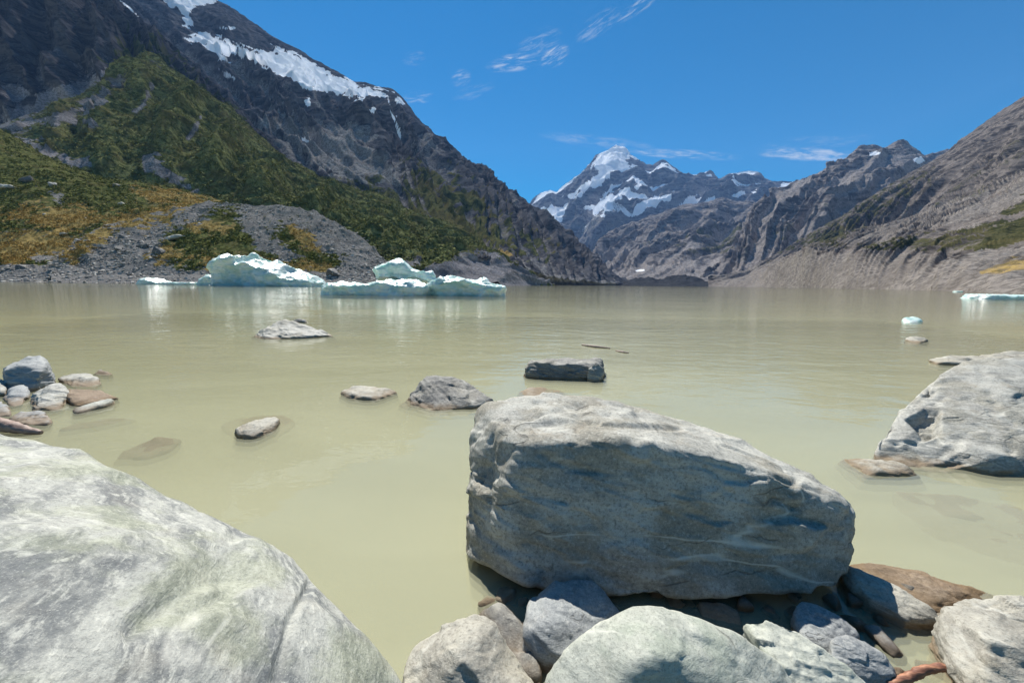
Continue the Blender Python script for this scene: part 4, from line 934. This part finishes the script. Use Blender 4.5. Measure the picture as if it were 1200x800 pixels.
def berg(name, outline, Y, thick, voxel, label, cat='iceberg', smooth=6, amp=1.0, seed=0., group=None, depth=1.0, front=.6):
    o2 = np.asarray(outline, float)
    M0 = P(o2[:, 0], o2[:, 1], np.full(len(o2), Y)); cz = M0.mean(0); n_ = len(M0)
    low = M0[:, 2] < .4
    M0[low, 2] = -depth
    def ring(k, dy):
        q = cz + (M0 - cz) * k; q[:, 1] = Y + dy; q[low, 2] = -depth
        return q
    rings = [ring(front, -thick * .5), ring(.9, -thick * .28), ring(1.0, 0), ring(.92, thick * .28), ring(front, thick * .5)]
    V = np.vstack(rings); faces = [tuple(range(n_))[::-1], tuple(range(4 * n_, 5 * n_))]
    for r in range(4):
        for j in range(n_): faces.append((r * n_ + j, r * n_ + (j + 1) % n_, (r + 1) * n_ + (j + 1) % n_, (r + 1) * n_ + j))
    A, T = remesh(V, faces, voxel, smooth)
    nn = vnormals(A, T); c = A.mean(0)
    if (nn * (A - c)).sum() < 0: nn = -nn
    sz = (M0[:, 2].max() + 1) * amp
    D = sz * (.11 * ridged(A / sz * .9 + seed, 4, .42) + .05 * fbm(A / sz * 2.0 + seed, 4) + .02 * ridged(A * [1, 1, 2.5] / sz * 3 + seed, 3))
    A = A + nn * D[:, None]
    o = mesh_obj(name, A, T, ice)
    b = A.mean(0); b[2] = A[:, 2].min(); recentre(o, b); tag(o, label, cat, group); return o
berg('iceberg', [(252, 335), (255, 324), (257, 314), (262, 305), (272, 299), (280, 301), (292, 296.5), (294, 303), (296, 309), (304, 308), (314, 305), (324, 309), (334, 313), (340, 312), (352, 319), (366, 325), (378, 331), (382, 335)], 128, 22, .42,
     'tall jagged blue green iceberg leaning left, the one farther from the camera', seed=1.1, smooth=3)
berg('iceberg', [(234, 335), (238, 327), (248, 322), (258, 323), (264, 328), (262, 335)], 127, 8, .35, 'small rounded ice lump at the left foot of the tall jagged iceberg', seed=2.2, smooth=4)
berg('ice_floe', [(160, 333), (168, 326), (176, 325), (184, 328), (196, 331), (236, 331), (236, 335), (160, 335)], 135, 8, .3, 'thin white sheet of ice along the stony shore left of the tall iceberg', 'ice floe', seed=3.3, smooth=2, amp=.5)
berg('iceberg', [(433, 317), (436, 310), (446, 305), (458, 302.5), (466, 303), (478, 310), (492, 315), (506, 317), (508, 322), (508, 333), (440, 333), (438, 322)], 50, 5, .14, 'smooth domed iceberg block standing on the low floes', seed=4.4, smooth=5)
berg('ice_floe', [(376, 347), (377, 336), (384, 332), (396, 332), (420, 333), (450, 330), (475, 328), (490, 330), (506, 336), (506, 348)], 46, 6, .12, 'low white floe with a rounded blue knob in front of the domed iceberg', 'ice floe', seed=5.5, smooth=4)
berg('ice_floe', [(498, 347), (500, 334), (510, 326), (530, 325), (548, 327), (570, 327), (578, 333), (592, 336), (596, 346)], 47, 5, .12, 'low flat topped floe at the right end of the ice group', 'ice floe', seed=6.6, smooth=4)
berg('ice_floe', [(1124, 351.5), (1126, 346.5), (1140, 344.5), (1200, 345.5), (1300, 349), (1300, 356)], 62, 6, .14, 'long flat white floe at the right edge near the far shore', 'ice floe', seed=7.7, smooth=3, amp=.5)
berg('ice_floe', [(1117, 342.5), (1119, 341), (1126, 341), (1128, 342.8)], 190, 3, .15, 'tiny white ice scrap near the shore above the long right floe', 'ice floe', seed=8.7, smooth=2, amp=.4)

fl = lake_rock('small white lump of floating ice alone on the open water at the right', PW((1058, 374, 16.0), (1062, 371, 16.3), (1076, 371, 16.3), (1082, 375, 16.0), (1070, 378, 15.5)), ice, level=4, p=8, seed=78.0, zb=-.1)
fl.name = 'ice_lump'; fl['category'] = 'ice'

# ------------------------------------------------------------------ shore boulders, scree, scrub
shore_m = rock_mat('shore_boulder', base=(.27, .27, .265), dark=(.12, .12, .125), light=(.42, .42, .41), tint=(.25, .25, .23), s=4.0, stain=.2, wet=False)
pale_m = rock_mat('pale_shore_boulder', base=(.42, .42, .41), dark=(.2, .2, .2), light=(.55, .55, .53), tint=(.4, .4, .37), s=4.0, stain=.2, wet=False)
dark_m = rock_mat('dark_shore_boulder', base=(.12, .12, .125), dark=(.06, .06, .065), light=(.22, .22, .22), tint=(.12, .12, .11), s=4.0, stain=.2, wet=False)
def rand_pts(rng, flat=.65, n_=14):
    q = rng.normal(size=(n_, 3)); q /= np.linalg.norm(q, axis=1)[:, None]; q *= rng.uniform(.75, 1.0, (n_, 1)); q[:, 2] *= flat; q[:, 0] *= 1.25
    return q
protos = []
for k in range(9):
    W, Fc = rock_shape(rand_pts(np.random.default_rng(100 + k), .5 + .06 * (k % 4)), level=3, p=14, seed=200. + k, rough=1.2)
    me_o = mesh_obj('shore_boulder', W, Fc, (shore_m, pale_m, shore_m, dark_m)[k % 4], smooth=False)
    protos.append(me_o)
used = set()
def place_boulder(pos, size, label, group, k=None, cat='boulder', name='shore_boulder'):
    k = random.randrange(9) if k is None else k
    if k not in used: o = protos[k]; used.add(k)
    else: o = protos[k].copy(); COL.objects.link(o)
    o.name = name
    o.location = pos; o.scale = (size, size * random.uniform(.8, 1.1), size * random.uniform(.8, 1.1)); o.rotation_euler = (random.uniform(-.25, .25), random.uniform(-.25, .25), random.uniform(0, 6.28))
    tag(o, label, cat, group); return o

def pick(name, poly, n_, rng):
    V, x, y, C, _n = TERR[name]
    idx = np.where((poly_sd(x, y, poly) > 0))[0]
    return V[rng.choice(idx, n_)]
def at_px(name, px, py):
    V, x, y, C, _n = TERR[name]; return V[np.argmin((x - px) ** 2 + (y - py) ** 2)]

# boulders one can point to
for (t, px, py, sz, k, lab) in [
        ('moraine', 207, 281, 5.2, 1, 'largest pale topped boulder on the grassy moraine slope left of the tall iceberg'),
        ('moraine', 145, 281, 3.6, 3, 'dark boulder at the top of the dark boulder patch on the moraine'),
        ('moraine', 166, 291, 4.0, 7, 'dark boulder at the lower right end of the dark boulder patch'),
        ('moraine', 186, 296, 3.6, 3, 'dark boulder just below the largest pale topped moraine boulder'),
        ('moraine', 140, 292, 3.0, 7, 'dark boulder at the lower left of the dark boulder patch'),
        ('hillside', 8, 221, 5.5, 1, 'pale boulder on the green hillside at the left edge'),
        ('hillside', 34, 212, 6.5, 3, 'dark outcrop boulder on the green hillside above the gold grass'),
        ('hillside', 62, 217, 4.5, 2, 'grey outcrop boulder beside the dark one on the green hillside'),
        ('hillside', 136, 218, 3.6, 3, 'small dark boulder high on the green hillside'),
        ('hillside', 142, 239, 3.0, 5, 'white topped boulder at the lower edge of the green hillside'),
        ('hillside', 75, 275, 2.6, 1, 'white rock lying in the gold grass'),
        ('hillside', 24, 314, 3.0, 3, 'dark rounded boulder on the stony shore at the far left'),
        ('moraine', 390, 322, 5.0, 7, 'dark block on the shore between the tall iceberg and the domed one')]:
    p0 = at_px(t, px, py); place_boulder((p0[0], p0[1], p0[2] + sz * .12), sz, lab, None, k, name='hillside_boulder')
rng = np.random.default_rng(5)
for p0 in pick('hillside', [(-30, 313), (120, 313), (235, 318), (240, 331), (-30, 330)], 120, rng):
    place_boulder(p0, rng.uniform(.5, 1.6) * (1.3 if rng.random() < .15 else 1), 'grey boulder among the rocks lining the far left shore', 'boulders lining the far left shore')
for p0 in pick('moraine', [(80, 300), (250, 322), (430, 322), (505, 331), (430, 333), (60, 331)], 90, rng):
    place_boulder(p0, rng.uniform(.4, 1.3), 'grey boulder among the rocks at the water edge under the moraine', 'boulders at the foot of the moraine')
for p0 in pick('moraine', [(110, 282), (135, 272), (165, 285), (200, 300), (170, 304), (125, 300)], 34, rng):
    place_boulder(p0, rng.uniform(.8, 2.0), 'dark boulder in the heaped boulder patch on the moraine', 'boulders heaped on the moraine', random.choice((3, 7, 0, 2)))
for p0 in pick('hillside', [(-20, 170), (60, 195), (220, 228), (210, 300), (-20, 300)], 40, rng):
    place_boulder(p0, rng.uniform(.5, 1.3), 'small grey rock scattered on the grassy hillside', 'rocks scattered over the hillside')

def scatter_mesh(name, pts, sizes, mat, proto_V, proto_F, rng, flat=(1, 1, 1), kind='stuff'):
    n_ = len(pts); k = len(proto_V)
    a = rng.uniform(0, 6.28, n_); ca, sa = np.cos(a), np.sin(a)
    J = proto_V[None] * (1 + .35 * rng.normal(size=(n_, k, 1)).clip(-1.5, 1.5)) * np.asarray(flat)
    X = J[..., 0] * ca[:, None] - J[..., 1] * sa[:, None]; Y = J[..., 0] * sa[:, None] + J[..., 1] * ca[:, None]
    V = np.stack([X, Y, J[..., 2]], -1) * sizes[:, None, None] + pts[:, None]
    Fc = (proto_F[None] + (np.arange(n_) * k)[:, None, None]).reshape(-1, proto_F.shape[1])
    return tag(mesh_obj(name, V.reshape(-1, 3), Fc, mat, smooth=False), kind=kind)
i1V, i1F = ico(1)
# rubble stones
def simple_mat(name, a, b, scale=.8):
    m = bpy.data.materials.new(name); n = N(m); pos = n.n('ShaderNodeNewGeometry').outputs['Position']
    rnd = n.n('ShaderNodeNewGeometry').outputs['Random Per Island']
    c = n.mix(n.math('ADD', n.math('MULTIPLY', rnd, .7), n.math('MULTIPLY', n.noise(pos, scale, 4), .3)), a, b)
    n.out(n.n('ShaderNodeBsdfDiffuse', i_Color=c).outputs[0]); return m
rub_m = simple_mat('rubble', (.11, .105, .097), (.47, .445, .405))
def rubble(name, terr, thr, n_, smin, smax, rng, poly):
    V, x, y, C, _n = TERR[terr]
    idx = np.where((C[:, 2] > thr) & (poly_sd(x, y, poly) > 0))[0]
    pts = V[rng.choice(idx, n_)] + rng.normal(size=(n_, 3)) * [.5, .5, .0]
    sz = smin + (smax - smin) * rng.random(n_) ** 3
    o = scatter_mesh(name, pts, sz, rub_m, i1V, i1F, rng, (1.2, .9, .65))
    tag(o, 'loose grey stones covering the gravel slope and shore', 'rubble'); return o
rubble('shore_rubble', 'hillside', .5, 2600, .2, .9, rng, [(-80, 150), (430, 150), (430, 332), (-80, 332)])
rubble('moraine_rubble', 'moraine', .5, 7000, .2, .9, rng, [(60, 200), (520, 200), (520, 335), (60, 335)])

leaf = []; leafF = []
lr = np.random.default_rng(9)
for k in range(9):
    c = lr.normal(size=3) * [.5, .5, .32] + [0, 0, .35]; u = lr.normal(size=3); u /= np.linalg.norm(u); w = np.cross(u, lr.normal(size=3)); w /= np.linalg.norm(w)
    b0 = len(leaf); leaf += [c + u * .55, c + w * .45 - u * .2, c - w * .45 - u * .25]; leafF.append((b0, b0 + 1, b0 + 2))
leafV = np.array(leaf); leafF = np.array(leafF)
def shrubs(name, terr, ch, thr, n_, smin, smax, mat, rng, label, flat, poly):
    V, x, y, C, _n = TERR[terr]
    clump = fbm(V / 14, 3)
    idx = np.where((C[:, ch] > thr) & (poly_sd(x, y, poly) > 0) & (clump > -.25))[0]
    pts = V[rng.choice(idx, n_)] + rng.normal(size=(n_, 3)) * [.6, .6, 0]
    sz = smin + (smax - smin) * rng.random(n_) ** 2
    o = scatter_mesh(name, pts, sz, mat, leafV, leafF, rng, flat); tag(o, label, 'shrubs'); return o
scrub_m = simple_mat('scrub_leaves', (.05, .068, .021), (.20, .205, .072), .3)
tuss_m = simple_mat('tussock_blades', (.16, .12, .04), (.46, .32, .11), .3)
shrubs('scrub', 'hillside', 0, .5, 13000, .35, 1.6, scrub_m, rng, 'low dark green scrub covering the near hillside', (1, 1, .8), [(-80, 140), (430, 140), (430, 330), (-80, 330)])
scrub_s = simple_mat('slope_scrub_leaves', (.055, .07, .024), (.25, .26, .105), .1)
shrubs('scrub', 'spur', 0, .5, 22000, 1.0, 3.6, scrub_s, rng, 'scrub covering the steep green slope', (1, 1, .75), [(-80, 30), (600, 30), (640, 335), (-80, 335)])
shrubs('scrub', 'moraine', 0, .5, 2200, .4, 1.1, scrub_m, rng, 'patches of green scrub on the gravel moraine', (1, 1, .7), [(60, 200), (520, 200), (520, 335), (60, 335)])
shrubs('tussock_grass', 'hillside', 1, .5, 8000, .3, 1.0, tuss_m, rng, 'gold tussock grass on the near hillside', (.8, .8, .9), [(-80, 140), (430, 140), (430, 330), (-80, 330)])
shrubs('tussock_grass', 'moraine', 1, .5, 2200, .3, .8, tuss_m, rng, 'gold tussock grass on the moraine', (.8, .8, .9), [(60, 200), (520, 200), (520, 335), (60, 335)])

# ------------------------------------------------------------------ haze
def haze_box(x0, x1, y0, y1, z0, z1, dens, col):
    V = [(x, y, z) for z in (z0, z1) for y in (y0, y1) for x in (x0, x1)]
    Fq = [(0, 2, 3, 1), (4, 5, 7, 6), (0, 1, 5, 4), (2, 6, 7, 3), (0, 4, 6, 2), (1, 3, 7, 5)]
    m = bpy.data.materials.new('haze_air'); n = N(m)
    v = n.n('ShaderNodeVolumePrincipled'); v.inputs['Density'].default_value = dens; v.inputs['Color'].default_value = (*col, 1); v.inputs['Anisotropy'].default_value = .0
    n.out(None, v.outputs[0])
    o = mesh_obj('haze', V, Fq, m, smooth=False); tag(o, kind='stuff'); return o
HAZE = 2.8e-5
if HAZE: haze_box(-11000, 11000, -2600, 14500, -60, 4600, HAZE, (.28, .52, 1.0))

# ------------------------------------------------------------------ sky and sun
SUN_EL, SUN_AZ = R(54), R(-17)     # azimuth from +Y, negative = left of the view
w = bpy.data.worlds.new('World'); sc.world = w; w.use_nodes = True
n = N(w)
sky = n.n('ShaderNodeTexSky', sky_type='NISHITA'); sky.sun_disc = False; sky.sun_elevation = SUN_EL; sky.sun_rotation = SUN_AZ
sky.altitude = 900; sky.air_density = 1.0; sky.dust_density = .3; sky.ozone_density = 2.5
hs = n.n('ShaderNodeHueSaturation', i_Saturation=2.2, i_Hue=.492, i_Value=1.08); n.set(hs.inputs['Color'], sky.outputs[0])
tc = n.n('ShaderNodeTexCoord').outputs['Generated']
skyc = hs.outputs[0]
def wisp(c, px, py, lx, ly, ang, seed, strength, thr=.47, stretch=5):
    d = ray(px, py); d = d / np.linalg.norm(d)
    e = ray(px + 10 * math.cos(ang), py - 10 * math.sin(ang)); e = e / np.linalg.norm(e); e = e - d * (e @ d); e /= np.linalg.norm(e)
    f = np.cross(e, d)
    k = np.linalg.norm(ray(px, py)) * F
    def dot(v, s):
        nd = n.n('ShaderNodeVectorMath', operation='DOT_PRODUCT'); n.set(nd.inputs[0], tc); nd.inputs[1].default_value = tuple(v * s); return nd.outputs['Value']
    u = dot(e, k / lx); v = dot(f, k / ly); q = dot(d, 1.0)
    r2 = n.math('ADD', n.math('MULTIPLY', u, u), n.math('MULTIPLY', v, v))
    g = n.math('MULTIPLY', n.math('SUBTRACT', 1.0, r2, clamp=True), n.math('GREATER_THAN', q, 0))
    cx = n.n('ShaderNodeCombineXYZ'); n.set(cx.inputs[0], n.math('MULTIPLY', u, lx / 30)); n.set(cx.inputs[1], n.math('MULTIPLY', v, ly / 30 * stretch)); cx.inputs[2].default_value = seed
    ns = n.noise(cx.outputs[0], 1.5, 8, .66, .45)
    f_ = n.math('MULTIPLY', n.math('MULTIPLY', n.ramp(ns, thr - .04, thr + .30), n.ramp(g, 0, .8)), strength)
    return n.mix(f_, c, (8.5, 8.8, 9.2))
for a in ((602, 74, 36, 10, .15, 1, .75), (650, 66, 20, 12, .5, 2, .8), (632, 50, 30, 14, .4, 3, .35), (700, 30, 30, 12, .6, 4, .5), (748, 8, 30, 8, .6, 5, .55), (540, 92, 14, 10, .3, 6, .45), (490, 113, 20, 9, .1, 7, .6),
          (700, 166, 75, 8, -.12, 8, .28, .42, 5), (800, 181, 70, 6, -.06, 9, .5, .42, 5), (945, 181, 55, 8, -.03, 10, .75, .42, 4), (965, 184, 40, 5, 0, 11, .6, .40, 4), (555, 108, 30, 8, .3, 12, .2), (485, 68, 16, 9, .2, 13, .3), (950, 168, 60, 10, .1, 14, .2)):
    skyc = wisp(skyc, *a)
bg = n.n('ShaderNodeBackground', i_Strength=.05); n.set(bg.inputs[0], skyc)
o_ = n.n('ShaderNodeOutputWorld'); n.set(o_.inputs[0], bg.outputs[0])

sl = bpy.data.lights.new('sun', 'SUN'); sl.energy = 5.0; sl.angle = R(.53); sl.color = (1, .96, .89)
so = bpy.data.objects.new('sun', sl); COL.objects.link(so)
sd = Vector((math.sin(SUN_AZ) * math.cos(SUN_EL), math.cos(SUN_AZ) * math.cos(SUN_EL), math.sin(SUN_EL)))
so.rotation_euler = sd.to_track_quat('Z', 'Y').to_euler(); so.location = (0, 0, 50)

sc.view_settings.view_transform = 'Standard'; sc.view_settings.look = 'None'; sc.view_settings.gamma = 1; sc.view_settings.exposure = .96
sc.view_settings.use_curve_mapping = False
sc.cycles.use_denoising = True
sc.cycles.max_bounces = 4; sc.cycles.transparent_max_bounces = 12; sc.cycles.volume_bounces = 0
sc.cycles.sample_clamp_indirect = 6; sc.cycles.sample_clamp_direct = 30
sc.cycles.caustics_reflective = False; sc.cycles.caustics_refractive = False
